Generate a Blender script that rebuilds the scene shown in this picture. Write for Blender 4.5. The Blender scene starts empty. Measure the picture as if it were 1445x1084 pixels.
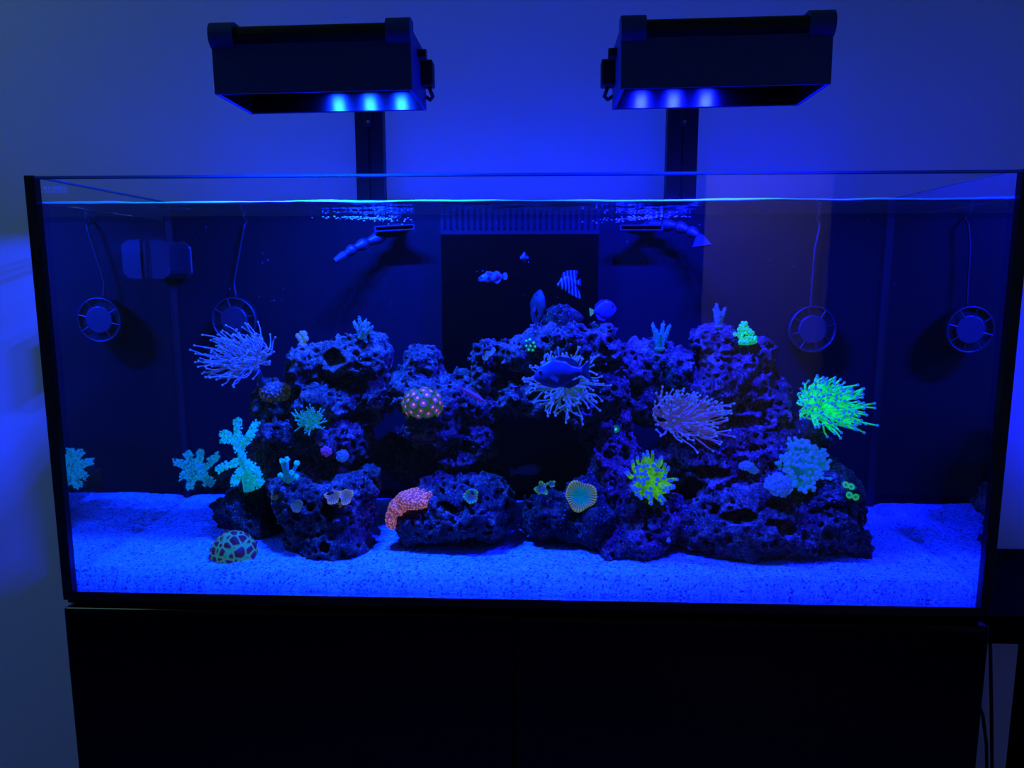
import bpy, math, random
import numpy as np
from mathutils import Vector, Matrix, Euler
from mathutils.bvhtree import BVHTree

# ------------------------------------------------------------------ camera, world, exposure
sc = bpy.context.scene
C = sc.collection
CAM = np.array([0.0346, -0.8970, 0.4247]); PITCH, YAW, ROLL, FPX = -0.14513, -0.04219, -0.00066, 1034.07
W_, H_ = 1445.0, 1084.0
def _basis():
    cy, sy, cp, sp = math.cos(YAW), math.sin(YAW), math.cos(PITCH), math.sin(PITCH)
    f = np.array([sy*cp, cy*cp, sp]); r = np.array([cy, -sy, 0.0]); u = np.cross(r, f)
    cr, sr = math.cos(ROLL), math.sin(ROLL)
    return cr*r + sr*u, -sr*r + cr*u, f
RT, UP, FW = _basis()
cam_data = bpy.data.cameras.new('camera'); cam = bpy.data.objects.new('camera', cam_data); C.objects.link(cam)
cam_data.sensor_width = 36.0; cam_data.lens = FPX / W_ * 36.0; cam_data.clip_start = 0.01; cam_data.clip_end = 50
m = Matrix.Identity(4)
for i in range(3):
    m[i][0], m[i][1], m[i][2], m[i][3] = RT[i], UP[i], -FW[i], CAM[i]
cam.matrix_world = m
sc.camera = cam
world = bpy.data.worlds.new('world'); sc.world = world; world.use_nodes = True
world.node_tree.nodes['Background'].inputs[0].default_value = (0.10, 0.36, 0.50, 1)
world.node_tree.nodes['Background'].inputs[1].default_value = 0.10
sc.view_settings.view_transform = 'Standard'; sc.view_settings.look = 'None'
sc.view_settings.exposure = 0.0; sc.view_settings.gamma = 1.0; sc.view_settings.use_curve_mapping = False
sc.cycles.max_bounces = 8; sc.cycles.diffuse_bounces = 4; sc.cycles.glossy_bounces = 4
sc.cycles.transparent_max_bounces = 24; sc.cycles.sample_clamp_indirect = 12.0; sc.cycles.blur_glossy = 1.0
LED_POWER = 21.5; HALL_POWER = 8.0
LAMP_COLOURS = ((0.0013, 0.021, 1.0), (0.0020, 0.0045, 1.0))     # two fixtures, the second one a deeper blue

cl = bpy.data.lights.new('added_fill_light', 'AREA'); cl.size = 0.5; cl.energy = 3.2; cl.color = (0.42, 0.90, 0.95)   # dim unseen fill light, added to brighten the upper left of the back wall
clo = bpy.data.objects.new('added_fill_light', cl); C.objects.link(clo); clo.location = (-1.75, -0.3, 1.9)

def at(px, py, Y):                       # the point at depth Y that lies on a given line of sight
    d = (px - W_/2)/FPX*RT - (py - H_/2)/FPX*UP + FW
    return CAM + d*((Y - CAM[1])/d[1])
def on_z(px, py, z):
    d = (px - W_/2)/FPX*RT - (py - H_/2)/FPX*UP + FW
    return CAM + d*((z - CAM[2])/d[2])
def mpp(Y): return (Y - CAM[1])/FPX*0.99  # metres per pixel at depth Y

# ------------------------------------------------------------------ materials
def node_mat(name):
    mt = bpy.data.materials.new(name); mt.use_nodes = True
    nt = mt.node_tree; b = nt.nodes['Principled BSDF']
    return mt, nt, b, nt.nodes['Material Output']
def lk(nt, a, b): nt.links.new(a, b)
def N(nt, t, **kw):
    n = nt.nodes.new(t)
    for k, v in kw.items():
        if hasattr(n, k): setattr(n, k, v)
        else: n.inputs[k.replace('_', ' ')].default_value = v
    return n
def ramp(nt, src, stops):
    r = nt.nodes.new('ShaderNodeValToRGB'); e = r.color_ramp.elements
    while len(e) < len(stops): e.new(0.5)
    for el, (p, c) in zip(e, stops):
        el.position = p; el.color = (*c, 1) if len(c) == 3 else c
    if src is not None: lk(nt, src, r.inputs[0])
    return r
def plain(name, col, rough=0.5, metal=0.0, spec=0.5, emit=None, es=0.0, bump=0.0, bscale=400.0, vary=0.0, vscale=60.0):
    mt, nt, b, o = node_mat(name)
    b.inputs['Base Color'].default_value = (*col, 1); b.inputs['Roughness'].default_value = rough
    b.inputs['Metallic'].default_value = metal; b.inputs['Specular IOR Level'].default_value = spec
    if emit:
        b.inputs['Emission Color'].default_value = (*emit, 1); b.inputs['Emission Strength'].default_value = es
    tc = N(nt, 'ShaderNodeTexCoord')
    if vary > 0:
        n = N(nt, 'ShaderNodeTexNoise'); n.inputs['Scale'].default_value = vscale; n.inputs['Detail'].default_value = 3
        lk(nt, tc.outputs['Object'], n.inputs['Vector'])
        def band(cc): return [(0.3, tuple(c*(1-vary) for c in cc)), (0.7, tuple(min(1, c*(1+vary)) for c in cc))]
        lk(nt, ramp(nt, n.outputs[0], band(col)).outputs[0], b.inputs['Base Color'])
        if emit: lk(nt, ramp(nt, n.outputs[0], band(emit)).outputs[0], b.inputs['Emission Color'])
    if bump > 0:
        n2 = N(nt, 'ShaderNodeTexNoise'); n2.inputs['Scale'].default_value = bscale; n2.inputs['Detail'].default_value = 2
        lk(nt, tc.outputs['Object'], n2.inputs['Vector'])
        bp = N(nt, 'ShaderNodeBump'); bp.inputs['Strength'].default_value = bump; bp.inputs['Distance'].default_value = 0.002
        lk(nt, n2.outputs[0], bp.inputs['Height']); lk(nt, bp.outputs[0], b.inputs['Normal'])
    return mt
def fluor(name, col, es, rough=0.55, vary=0.25, vscale=90, bump=0.0, bb=0.10):   # fluorescing coral tissue
    return plain(name, (col[0], col[1], col[2]*bb), rough, spec=0.12, emit=col, es=es, vary=vary, vscale=vscale, bump=bump, bscale=900)

def glass_mat(name, refl=0.05, rough=0.0):
    mt, nt, b, o = node_mat(name); nt.nodes.remove(b)
    tr = N(nt, 'ShaderNodeBsdfTransparent'); gl = N(nt, 'ShaderNodeBsdfGlossy'); gl.inputs['Roughness'].default_value = rough
    fr = N(nt, 'ShaderNodeFresnel'); fr.inputs[0].default_value = 1.45
    mx = N(nt, 'ShaderNodeMixShader')
    mul = N(nt, 'ShaderNodeMath', operation='MULTIPLY'); lk(nt, fr.outputs[0], mul.inputs[0]); mul.inputs[1].default_value = refl/0.035
    mul.use_clamp = True
    lk(nt, mul.outputs[0], mx.inputs[0]); lk(nt, tr.outputs[0], mx.inputs[1]); lk(nt, gl.outputs[0], mx.inputs[2])
    lk(nt, mx.outputs[0], o.inputs[0])
    return mt
def tir_mat(name, lo, hi, strength, rough=0.0, fresnel_above=False, bump=0.0):
    """Wet glass or a water surface: clear face-on, a mirror at flat angles (total internal reflection)."""
    mt, nt, b, o = node_mat(name); nt.nodes.remove(b)
    tr = N(nt, 'ShaderNodeBsdfTransparent'); gl = N(nt, 'ShaderNodeBsdfGlossy'); gl.inputs['Roughness'].default_value = rough
    lw = N(nt, 'ShaderNodeLayerWeight'); lw.inputs[0].default_value = 0.5
    mr = N(nt, 'ShaderNodeMapRange'); mr.inputs[1].default_value = lo; mr.inputs[2].default_value = hi
    mr.inputs[3].default_value = 0.03; mr.inputs[4].default_value = strength
    lk(nt, lw.outputs['Facing'], mr.inputs[0])
    fac = mr.outputs[0]
    if fresnel_above:
        ge = N(nt, 'ShaderNodeNewGeometry'); fr = N(nt, 'ShaderNodeFresnel'); fr.inputs[0].default_value = 1.33
        mf = N(nt, 'ShaderNodeMix'); mf.data_type = 'FLOAT'
        lk(nt, ge.outputs['Backfacing'], mf.inputs[0]); lk(nt, fr.outputs[0], mf.inputs[2]); lk(nt, fac, mf.inputs[3]); fac = mf.outputs[0]
        rg = N(nt, 'ShaderNodeMapRange'); rg.inputs[3].default_value = 0.38; rg.inputs[4].default_value = rough   # wavelets scatter what falls on top
        lk(nt, ge.outputs['Backfacing'], rg.inputs[0]); lk(nt, rg.outputs[0], gl.inputs['Roughness'])
    mx = N(nt, 'ShaderNodeMixShader')
    lk(nt, fac, mx.inputs[0]); lk(nt, tr.outputs[0], mx.inputs[1]); lk(nt, gl.outputs[0], mx.inputs[2]); lk(nt, mx.outputs[0], o.inputs[0])
    return mt

M = {}
M['wall'] = plain('wall_paint', (0.74, 0.76, 0.78), 0.75, spec=0.2, bump=0.12, bscale=130)
M['floor'] = plain('floor_wood', (0.10, 0.08, 0.06), 0.5)
M['glass'] = glass_mat('clear_glass', 0.035)
M['side_wet'] = tir_mat('side_glass_under_water', 0.26, 0.34, 0.97)
M['water'] = tir_mat('water_surface', 0.62, 0.80, 0.9, rough=0.03, fresnel_above=True)
def translucent(name, col, k=0.7):
    mt, nt, b, o = node_mat(name); b.inputs['Base Color'].default_value = (*col, 1); b.inputs['Roughness'].default_value = 0.25
    t = N(nt, 'ShaderNodeBsdfTranslucent'); t.inputs[0].default_value = (*col, 1); mx = N(nt, 'ShaderNodeMixShader'); mx.inputs[0].default_value = k
    lk(nt, b.outputs[0], mx.inputs[1]); lk(nt, t.outputs[0], mx.inputs[2]); lk(nt, mx.outputs[0], o.inputs[0]); return mt
M['edge'] = translucent('polished_glass_edge', (0.10, 0.25, 0.22))
M['black'] = plain('black_silicone', (0.004, 0.006, 0.006), 0.35, spec=0.35)
M['cab'] = plain('black_lacquer', (0.0018, 0.0018, 0.0022), 0.12, spec=0.15)
M['back'] = plain('dark_blue_back_film', (0.001, 0.0045, 0.0062), 0.5, spec=0.03)
M['overflow'] = plain('black_acrylic', (0.0002, 0.0003, 0.0004), 0.5, spec=0.01)
M['weir'] = plain('black_plastic_comb', (0.0028, 0.0045, 0.007), 0.5, spec=0.1)
M['plastic'] = plain('grey_black_plastic', (0.005, 0.010, 0.010), 0.45, spec=0.4)
M['plastic_dk'] = plain('black_plastic', (0.0012, 0.0018, 0.0024), 0.4, spec=0.4)
M['nozzle'] = plain('blue_black_nozzle_plastic', (0.004, 0.010, 0.014), 0.5)
M['lamp'] = plain('anodised_black_aluminium', (0.012, 0.035, 0.20), 0.5, spec=0.3)
M['rail'] = plain('black_rail', (0.012, 0.013, 0.018), 0.45, spec=0.3)
M['lamp_dk'] = plain('black_rubber', (0.004, 0.004, 0.005), 0.5, spec=0.3)
M['reflector'] = plain('brushed_reflector', (0.016, 0.016, 0.017), 0.28, metal=1.0)
_b = M['reflector'].node_tree.nodes['Principled BSDF']; _b.inputs['Anisotropic'].default_value = 0.85; _b.inputs['Anisotropic Rotation'].default_value = 0.25
M['bolt'] = plain('steel_bolt', (0.6, 0.6, 0.65), 0.3, metal=1.0)
M['print'] = plain('blue_print_added_glow', (0.05, 0.10, 0.55), 0.5, emit=(0.01, 0.05, 1.0), es=.9)  # glow put into the print, imitating lamp light carried through the glass
M['badge'] = plain('badge_print', (0.05, 0.05, 0.06), 0.4)
M['eye_b'] = plain('eye_black', (0.003, 0.003, 0.004), 0.15)

def sand_material():
    mt, nt, b, o = node_mat('white_sand')
    tc = N(nt, 'ShaderNodeTexCoord')
    v = N(nt, 'ShaderNodeTexVoronoi'); v.inputs['Scale'].default_value = 420; lk(nt, tc.outputs['Object'], v.inputs['Vector'])
    n = N(nt, 'ShaderNodeTexNoise'); n.inputs['Scale'].default_value = 35; n.inputs['Detail'].default_value = 4; lk(nt, tc.outputs['Object'], n.inputs['Vector'])
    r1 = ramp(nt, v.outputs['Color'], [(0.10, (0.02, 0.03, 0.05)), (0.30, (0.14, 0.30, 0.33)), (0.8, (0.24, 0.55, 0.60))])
    r2 = ramp(nt, n.outputs[0], [(0.3, (0.78, 0.78, 0.78)), (0.65, (1, 1, 1))])
    mx = N(nt, 'ShaderNodeMix'); mx.data_type = 'RGBA'; mx.blend_type = 'MULTIPLY'; mx.inputs[0].default_value = 1
    lk(nt, r1.outputs[0], mx.inputs[6]); lk(nt, r2.outputs[0], mx.inputs[7]); lk(nt, mx.outputs[2], b.inputs['Base Color'])
    b.inputs['Roughness'].default_value = 0.9; b.inputs['Specular IOR Level'].default_value = 0.1
    bp = N(nt, 'ShaderNodeBump'); bp.inputs['Strength'].default_value = 0.55; bp.inputs['Distance'].default_value = 0.0012; bp.invert = True
    lk(nt, v.outputs['Distance'], bp.inputs['Height']); lk(nt, bp.outputs[0], b.inputs['Normal'])
    return mt
M['sand'] = sand_material()
def rock_material(name, c0, c1, c2):
    mt, nt, b, o = node_mat(name)
    tc = N(nt, 'ShaderNodeTexCoord')
    def noise(sc_, det, rgh):
        n = N(nt, 'ShaderNodeTexNoise'); n.inputs['Scale'].default_value = sc_; n.inputs['Detail'].default_value = det; n.inputs['Roughness'].default_value = rgh
        lk(nt, tc.outputs['Object'], n.inputs['Vector']); return n
    r = ramp(nt, noise(30, 7, 0.75).outputs[0], [(0.36, c0), (0.52, c1), (0.66, c2)])
    fine = ramp(nt, noise(330, 3, 0.7).outputs[0], [(0.36, (0.30, 0.30, 0.30)), (0.50, (0.8, 0.8, 0.8)), (0.64, (1.7, 1.7, 1.7))])
    mm = N(nt, 'ShaderNodeMix'); mm.data_type = 'RGBA'; mm.blend_type = 'MULTIPLY'; mm.inputs[0].default_value = 1
    lk(nt, r.outputs[0], mm.inputs[6]); lk(nt, fine.outputs[0], mm.inputs[7])
    v = N(nt, 'ShaderNodeTexVoronoi'); v.inputs['Scale'].default_value = 380; lk(nt, tc.outputs['Object'], v.inputs['Vector'])
    sp = ramp(nt, v.outputs['Color'], [(0.76, (0, 0, 0)), (0.82, (1, 1, 1))])
    near = ramp(nt, v.outputs['Distance'], [(0.24, (1, 1, 1)), (0.40, (0, 0, 0))])
    spm = N(nt, 'ShaderNodeMath', operation='MULTIPLY'); lk(nt, sp.outputs[0], spm.inputs[0]); lk(nt, near.outputs[0], spm.inputs[1])
    mx = N(nt, 'ShaderNodeMix'); mx.data_type = 'RGBA'; lk(nt, spm.outputs[0], mx.inputs[0]); lk(nt, mm.outputs[2], mx.inputs[6])
    mx.inputs[7].default_value = (0.60, 0.40, 0.34, 1)
    lk(nt, mx.outputs[2], b.inputs['Base Color']); b.inputs['Roughness'].default_value = 0.9; b.inputs['Specular IOR Level'].default_value = 0.08
    bp = N(nt, 'ShaderNodeBump'); bp.inputs['Strength'].default_value = 1.0; bp.inputs['Distance'].default_value = 0.006
    lk(nt, noise(150, 6, 0.75).outputs[0], bp.inputs['Height']); lk(nt, bp.outputs[0], b.inputs['Normal'])
    return mt
M['rock_a'] = rock_material('live_rock', (0.0244, 0.0244, 0.0098), (0.1464, 0.1037, 0.0366), (0.3660, 0.2440, 0.0915))
M['rock_b'] = rock_material('dark_live_rock', (0.0098, 0.0146, 0.0049), (0.0610, 0.0549, 0.0171), (0.1464, 0.1220, 0.0415))
M['rock_c'] = rock_material('purple_live_rock', (0.0305, 0.0171, 0.0098), (0.1952, 0.0793, 0.0403), (0.4636, 0.1830, 0.1037))

# ------------------------------------------------------------------ mesh helpers
rng = random.Random(11)
def tag(o, label=None, cat=None, group=None, kind=None):
    if label: o['label'] = label
    if cat: o['category'] = cat
    if group: o['group'] = group
    if kind: o['kind'] = kind
    return o
def empty(name, loc, label, cat, group=None):
    o = bpy.data.objects.new(name, None); o.empty_display_size = 0.02; C.objects.link(o)
    o.location = Vector(loc); return tag(o, label, cat, group)
def link_mesh(name, me, parent=None):
    o = bpy.data.objects.new(name, me); C.objects.link(o)
    if parent is not None: o.parent = parent
    return o
def origin_of(o):
    v = Vector((0, 0, 0))
    while o is not None: v += o.location; o = o.parent
    return v
class MB:
    def __init__(s): s.v = []; s.f = []; s.mi = []
    def add(s, vs, fs, mi=0):
        k = len(s.v); s.v += [tuple(map(float, p)) for p in vs]
        s.f += [tuple(i + k for i in f) for f in fs]; s.mi += [mi]*len(fs); return s
    def box(s, lo, hi, mi=0, R=None, o=None):
        x0, y0, z0 = lo; x1, y1, z1 = hi
        vs = [(x0,y0,z0),(x1,y0,z0),(x1,y1,z0),(x0,y1,z0),(x0,y0,z1),(x1,y0,z1),(x1,y1,z1),(x0,y1,z1)]
        if R is not None: vs = [tuple(R @ Vector(p)) for p in vs]
        if o is not None: vs = [tuple(Vector(p) + Vector(o)) for p in vs]
        return s.add(vs, [(0,3,2,1),(4,5,6,7),(0,1,5,4),(1,2,6,5),(2,3,7,6),(3,0,4,7)], mi)
    def tube(s, pts, rad, n=8, mi=0, cap=True):
        pts = [Vector(p) for p in pts]; k = len(pts)
        if not hasattr(rad, '__len__'): rad = [rad]*k
        t0 = (pts[1]-pts[0]).normalized()
        a = Vector((0,0,1)) if abs(t0.z) < 0.9 else Vector((1,0,0))
        nx = t0.cross(a).normalized(); vs = []; fs = []
        for i, p in enumerate(pts):
            t = (pts[min(i+1,k-1)] - pts[max(i-1,0)])
            t = t.normalized() if t.length > 1e-9 else t0
            nx = (nx - t*nx.dot(t)).normalized(); ny = t.cross(nx)
            for j in range(n):
                an = 2*math.pi*j/n
                vs.append(p + (nx*math.cos(an) + ny*math.sin(an))*rad[i])
        for i in range(k-1):
            for j in range(n):
                fs.append((i*n+j, i*n+(j+1)%n, (i+1)*n+(j+1)%n, (i+1)*n+j))
        if cap:
            fs.append(tuple(range(n-1,-1,-1))); fs.append(tuple((k-1)*n+j for j in range(n)))
        return s.add(vs, fs, mi)
    def ball(s, c, r, n=8, m=5, mi=0):
        c = Vector(c); r = (r, r, r) if not hasattr(r, '__len__') else r
        vs = [c + Vector((0,0,r[2]))]; fs = []
        for i in range(1, m):
            th = math.pi*i/m
            for j in range(n):
                an = 2*math.pi*j/n
                vs.append(c + Vector((r[0]*math.sin(th)*math.cos(an), r[1]*math.sin(th)*math.sin(an), r[2]*math.cos(th))))
        vs.append(c - Vector((0,0,r[2]))); L = len(vs)-1
        for j in range(n): fs.append((0, 1+j, 1+(j+1)%n))
        for i in range(m-2):
            for j in range(n): fs.append((1+i*n+j, 1+(i+1)*n+j, 1+(i+1)*n+(j+1)%n, 1+i*n+(j+1)%n))
        for j in range(n): fs.append((L, 1+(m-2)*n+(j+1)%n, 1+(m-2)*n+j))
        return s.add(vs, fs, mi)
    def build(s, name, mats, parent=None, smooth=False, base=None):
        o0 = origin_of(parent) if parent is not None else Vector((0,0,0))
        if base is not None: o0 = Vector(base)
        me = bpy.data.meshes.new(name)
        me.from_pydata([(x-o0.x, y-o0.y, z-o0.z) for x, y, z in s.v], [], s.f)
        for mt in (mats if isinstance(mats, (list, tuple)) else [mats]): me.materials.append(mt)
        if len(set(s.mi)) > 1: me.polygons.foreach_set('material_index', s.mi)
        if smooth: me.polygons.foreach_set('use_smooth', [True]*len(s.f))
        me.update()
        o = link_mesh(name, me, parent)
        if base is not None: o.location = o0 - (origin_of(parent) if parent is not None else Vector((0,0,0)))
        return o
def bevel(o, w, seg=2):
    md = o.modifiers.new('bevel', 'BEVEL'); md.width = w; md.segments = seg; md.limit_method = 'ANGLE'; return o
def frame_for(nrm):
    nrm = Vector(nrm).normalized(); a = Vector((0,0,1)) if abs(nrm.z) < 0.9 else Vector((1,0,0))
    x = a.cross(nrm).normalized(); y = nrm.cross(x); return x, y, nrm

# ---- numpy noise + surface nets for rocks and massive corals
_lat = np.random.RandomState(5).rand(64, 64, 64).astype(np.float32)*2 - 1
_jit = np.random.RandomState(9).rand(32, 32, 32, 4).astype(np.float32)
def vnoise(P, f, seed=0):
    Q = P*f + seed*7.31 + 100.0; i = np.floor(Q).astype(np.int32); t = Q - i; t = t*t*(3-2*t); i &= 63; j = (i+1) & 63
    def g(a, b, c): return _lat[(i if a == 0 else j)[..., 0], (i if b == 0 else j)[..., 1], (i if c == 0 else j)[..., 2]]
    x, y, z = t[..., 0], t[..., 1], t[..., 2]
    def lx(b, c): return g(0, b, c)*(1-x) + g(1, b, c)*x
    return (lx(0,0)*(1-y) + lx(1,0)*y)*(1-z) + (lx(0,1)*(1-y) + lx(1,1)*y)*z
def fbm(P, f, o, seed=0, gain=0.5):
    a = 1.0; s = 0
    for k in range(o): s = s + a*vnoise(P, f*2.03**k, seed+k); a *= gain
    return s
def worley(P, f, seed=0):
    Q = P*f + seed*3.7 + 60.0; i = np.floor(Q).astype(np.int32); F1 = np.full(P.shape[:-1], 9.0, np.float32); F2 = F1.copy(); R = F1*0
    for a in (-1, 0, 1):
        for b in (-1, 0, 1):
            for c in (-1, 0, 1):
                n = i + np.array([a, b, c]); J = _jit[n[..., 0] & 31, n[..., 1] & 31, n[..., 2] & 31]
                d = np.linalg.norm(n + J[..., :3] - Q, axis=-1)
                near = d < F1
                F2 = np.where(near, F1, np.minimum(F2, d)); R = np.where(near, J[..., 3], R); F1 = np.where(near, d, F1)
    return F1, F2, R
def surface_nets(F, org, h):
    ins = F < 0; nx, ny, nz = F.shape
    cnt = np.zeros((nx-1, ny-1, nz-1), np.float32); acc = np.zeros((nx-1, ny-1, nz-1, 3), np.float32)
    cs = [(a, b, c) for a in (0,1) for b in (0,1) for c in (0,1)]
    sl = lambda q: (slice(q[0], nx-1+q[0]), slice(q[1], ny-1+q[1]), slice(q[2], nz-1+q[2]))
    for a in cs:
        for ax in range(3):
            if a[ax] == 1: continue
            b = list(a); b[ax] = 1; b = tuple(b)
            fa, fb = F[sl(a)], F[sl(b)]; x = (fa < 0) != (fb < 0)
            t = np.where(x, fa/np.where(x, fa-fb, 1), 0)
            cnt += x
            for k in range(3): acc[..., k] += np.where(x, a[k] + (t if k == ax else 0), 0)
    act = cnt > 0; idx = -np.ones(act.shape, np.int64); idx[act] = np.arange(act.sum())
    cell = np.argwhere(act); V = org + h*(cell + acc[act]/cnt[act][:, None])
    Q = []
    for ax in range(3):
        u, w = (ax+1) % 3, (ax+2) % 3
        lo = [slice(1, -1)]*3; lo[ax] = slice(0, -1); hi = list(lo); hi[ax] = slice(1, None)
        A, B = ins[tuple(lo)], ins[tuple(hi)]
        for flag, e in ((False, A & ~B), (True, ~A & B)):
            p = np.argwhere(e)
            if not len(p): continue
            p = p + np.array([0 if k == ax else 1 for k in range(3)])
            du = np.zeros(3, int); du[u] = 1; dw = np.zeros(3, int); dw[w] = 1
            q = [idx[tuple((p - o).T)] for o in (du+dw, dw, 0*du, du)]
            q = np.stack(q, 1); q = q[:, ::-1] if flag else q
            Q.append(q[(q >= 0).all(1)])
    return V, np.concatenate(Q)
def np_mesh(name, V, Q, mats, parent=None, base=None, attr=None, mi=None):
    b = np.array(base if base is not None else (0, 0, 0), float)
    me = bpy.data.meshes.new(name)
    me.vertices.add(len(V)); me.vertices.foreach_set('co', (V - b).astype(np.float32).ravel())
    me.loops.add(len(Q)*4); me.loops.foreach_set('vertex_index', Q.astype(np.int32).ravel())
    me.polygons.add(len(Q)); me.polygons.foreach_set('loop_start', np.arange(0, len(Q)*4, 4, dtype=np.int32))
    me.polygons.foreach_set('use_smooth', np.ones(len(Q), bool))
    for mt in (mats if isinstance(mats, (list, tuple)) else [mats]): me.materials.append(mt)
    me.update(calc_edges=True); me.validate()
    if attr is not None:
        a = me.attributes.new('pattern', 'FLOAT', 'POINT'); a.data.foreach_set('value', attr.astype(np.float32))
    o = link_mesh(name, me, parent)
    if base is not None: o.location = Vector(base) - (origin_of(parent) if parent is not None else Vector((0,0,0)))
    return o
def ell(P, c, r):
    q = (P - c)/r; k0 = np.linalg.norm(q, axis=-1); k1 = np.linalg.norm(q/r, axis=-1)
    return k0*(k0-1)/np.maximum(k1, 1e-6)
def smin(a, b, k): 
    h = np.clip(0.5 + 0.5*(b-a)/k, 0, 1); return b*(1-h) + a*h - k*h*(1-h)

SOLIDS = []           # (bvh) of everything corals can sit on
FIELDS = []           # solid field of each finished rock, so that what comes later can lie against it instead of passing through
def field(P, skip=None, only=None):
    """signed distance-like value of the rocks at points P (negative inside)"""
    P = np.asarray(P, np.float32); sh = P.shape[:-1]; P = P.reshape(-1, 3); out = np.full(len(P), 0.05, np.float32)
    for k, (F, lo, h) in enumerate(FIELDS):
        if (only is not None and k not in only) or (skip is not None and k in skip): continue
        q = (P - lo)/h; n = np.array(F.shape); ok = ((q >= 0) & (q < n-1.001)).all(1)
        if not ok.any(): continue
        q = q[ok]; i = np.floor(q).astype(int); t = q - i; v = 0
        for a in (0, 1):
            for b in (0, 1):
                for c in (0, 1):
                    w = (t[:, 0] if a else 1-t[:, 0])*(t[:, 1] if b else 1-t[:, 1])*(t[:, 2] if c else 1-t[:, 2])
                    v = v + w*F[i[:, 0]+a, i[:, 1]+b, i[:, 2]+c]
        out[ok] = np.minimum(out[ok], v)
    return out.reshape(sh)
def main_pieces(V, Q, keep=0.04):
    """drop crumbs cut loose from the body of a rock"""
    lab = np.arange(len(V))
    while True:
        m_ = lab[Q].min(1); new = lab.copy()
        for k in range(4): np.minimum.at(new, Q[:, k], m_)
        new = new[new]
        if (new == lab).all(): break
        lab = new
    u, inv, cnt = np.unique(lab, return_inverse=True, return_counts=True)
    ok = (cnt >= keep*len(V))[inv]; ids = np.cumsum(ok)-1
    return V[ok], ids[Q[ok[Q[:, 0]]]]
def blobs_px(bl):
    out = []
    for (px, py, Y, rx, ry, rd) in bl:
        s = mpp(Y); out.append((at(px, py, Y), np.array([rx*s, rd, ry*s])))
    return out
def rock(label, bl, holes=(), mat='rock_a', seed=1, h=0.0026, rough=1.0, pits=1.0, name='live_rock', floor_z=0.030, ymax=0.298):
    B = blobs_px(bl); Hs = blobs_px(holes)
    lo = np.min([c-r for c, r in B], 0) - 0.018; hi = np.max([c+r for c, r in B], 0) + 0.018
    n = np.ceil((hi-lo)/h).astype(int) + 1
    G = np.stack(np.meshgrid(*[lo[k] + h*np.arange(n[k]) for k in range(3)], indexing='ij'), -1).astype(np.float32)
    d = None
    wp = 0.010*rough*np.stack([fbm(G, 22, 2, seed+k*5) for k in range(3)], -1)
    for c, r in B:
        e = ell(G + wp, c, r); d = e if d is None else smin(d, e, 0.014)
    band = np.abs(d) < 0.02
    P = G[band]; db = d[band]
    db = db + rough*(0.0050*fbm(P, 48, 3, seed+20) + 0.0034*(0.55-np.abs(vnoise(P, 95, seed+31)))*2 + 0.0022*vnoise(P, 190, seed+40) + 0.0012*vnoise(P, 330, seed+44))
    if pits > 0:
        F1, F2, R = worley(P, 42, seed); db = np.maximum(db, pits*0.0165*(0.20 + 0.36*R) - F1/42)
        F1, F2, R = worley(P, 100, seed+3); db = np.maximum(db, pits*0.0070*(0.25 + 0.35*R) - F1/100)
    d[band] = db
    for c, r in Hs: d = np.maximum(d, -(ell(G + wp*0.7, c, r)))
    d = np.maximum(d, floor_z - G[..., 2])
    d = np.maximum(d, G[..., 1] - ymax); d = np.maximum(d, 0.020 - G[..., 1])
    if FIELDS:                                           # rests against the rocks already there, pressed in by 2 mm
        near = d < 0.004; nb = field(G[near]); d[near] = np.maximum(d[near], -(nb + 0.002))
    d[0] = d[-1] = 1; d[:, 0] = d[:, -1] = 1; d[:, :, 0] = d[:, :, -1] = 1
    FIELDS.append((d.astype(np.float32), lo.astype(np.float32), h))
    V, Q = main_pieces(*surface_nets(d, lo, h))
    base = ((lo[0]+hi[0])/2, (lo[1]+hi[1])/2, float(V[:, 2].min()))
    o = np_mesh(name, V, Q, M[mat], base=base)
    tag(o, label, 'rock', 'live rocks of the reef')
    SOLIDS.append(BVHTree.FromPolygons(V.tolist(), Q.tolist()))
    return o
def surf(px, py, dflt=0.15):
    """first reef or sand surface met along a line of sight: point and normal"""
    d = (px - W_/2)/FPX*RT - (py - H_/2)/FPX*UP + FW; d = Vector(d/np.linalg.norm(d)); best = None
    for b in SOLIDS:
        loc, nr, i, dist = b.ray_cast(Vector(CAM), d)
        if loc is not None and (best is None or dist < best[2]): best = (loc, nr, dist)
    if best is None: p = Vector(at(px, py, dflt)); return p, Vector((0, -0.5, 0.85))
    nr = best[1]
    if nr.dot(d) > 0: nr = -nr
    return best[0], nr

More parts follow.
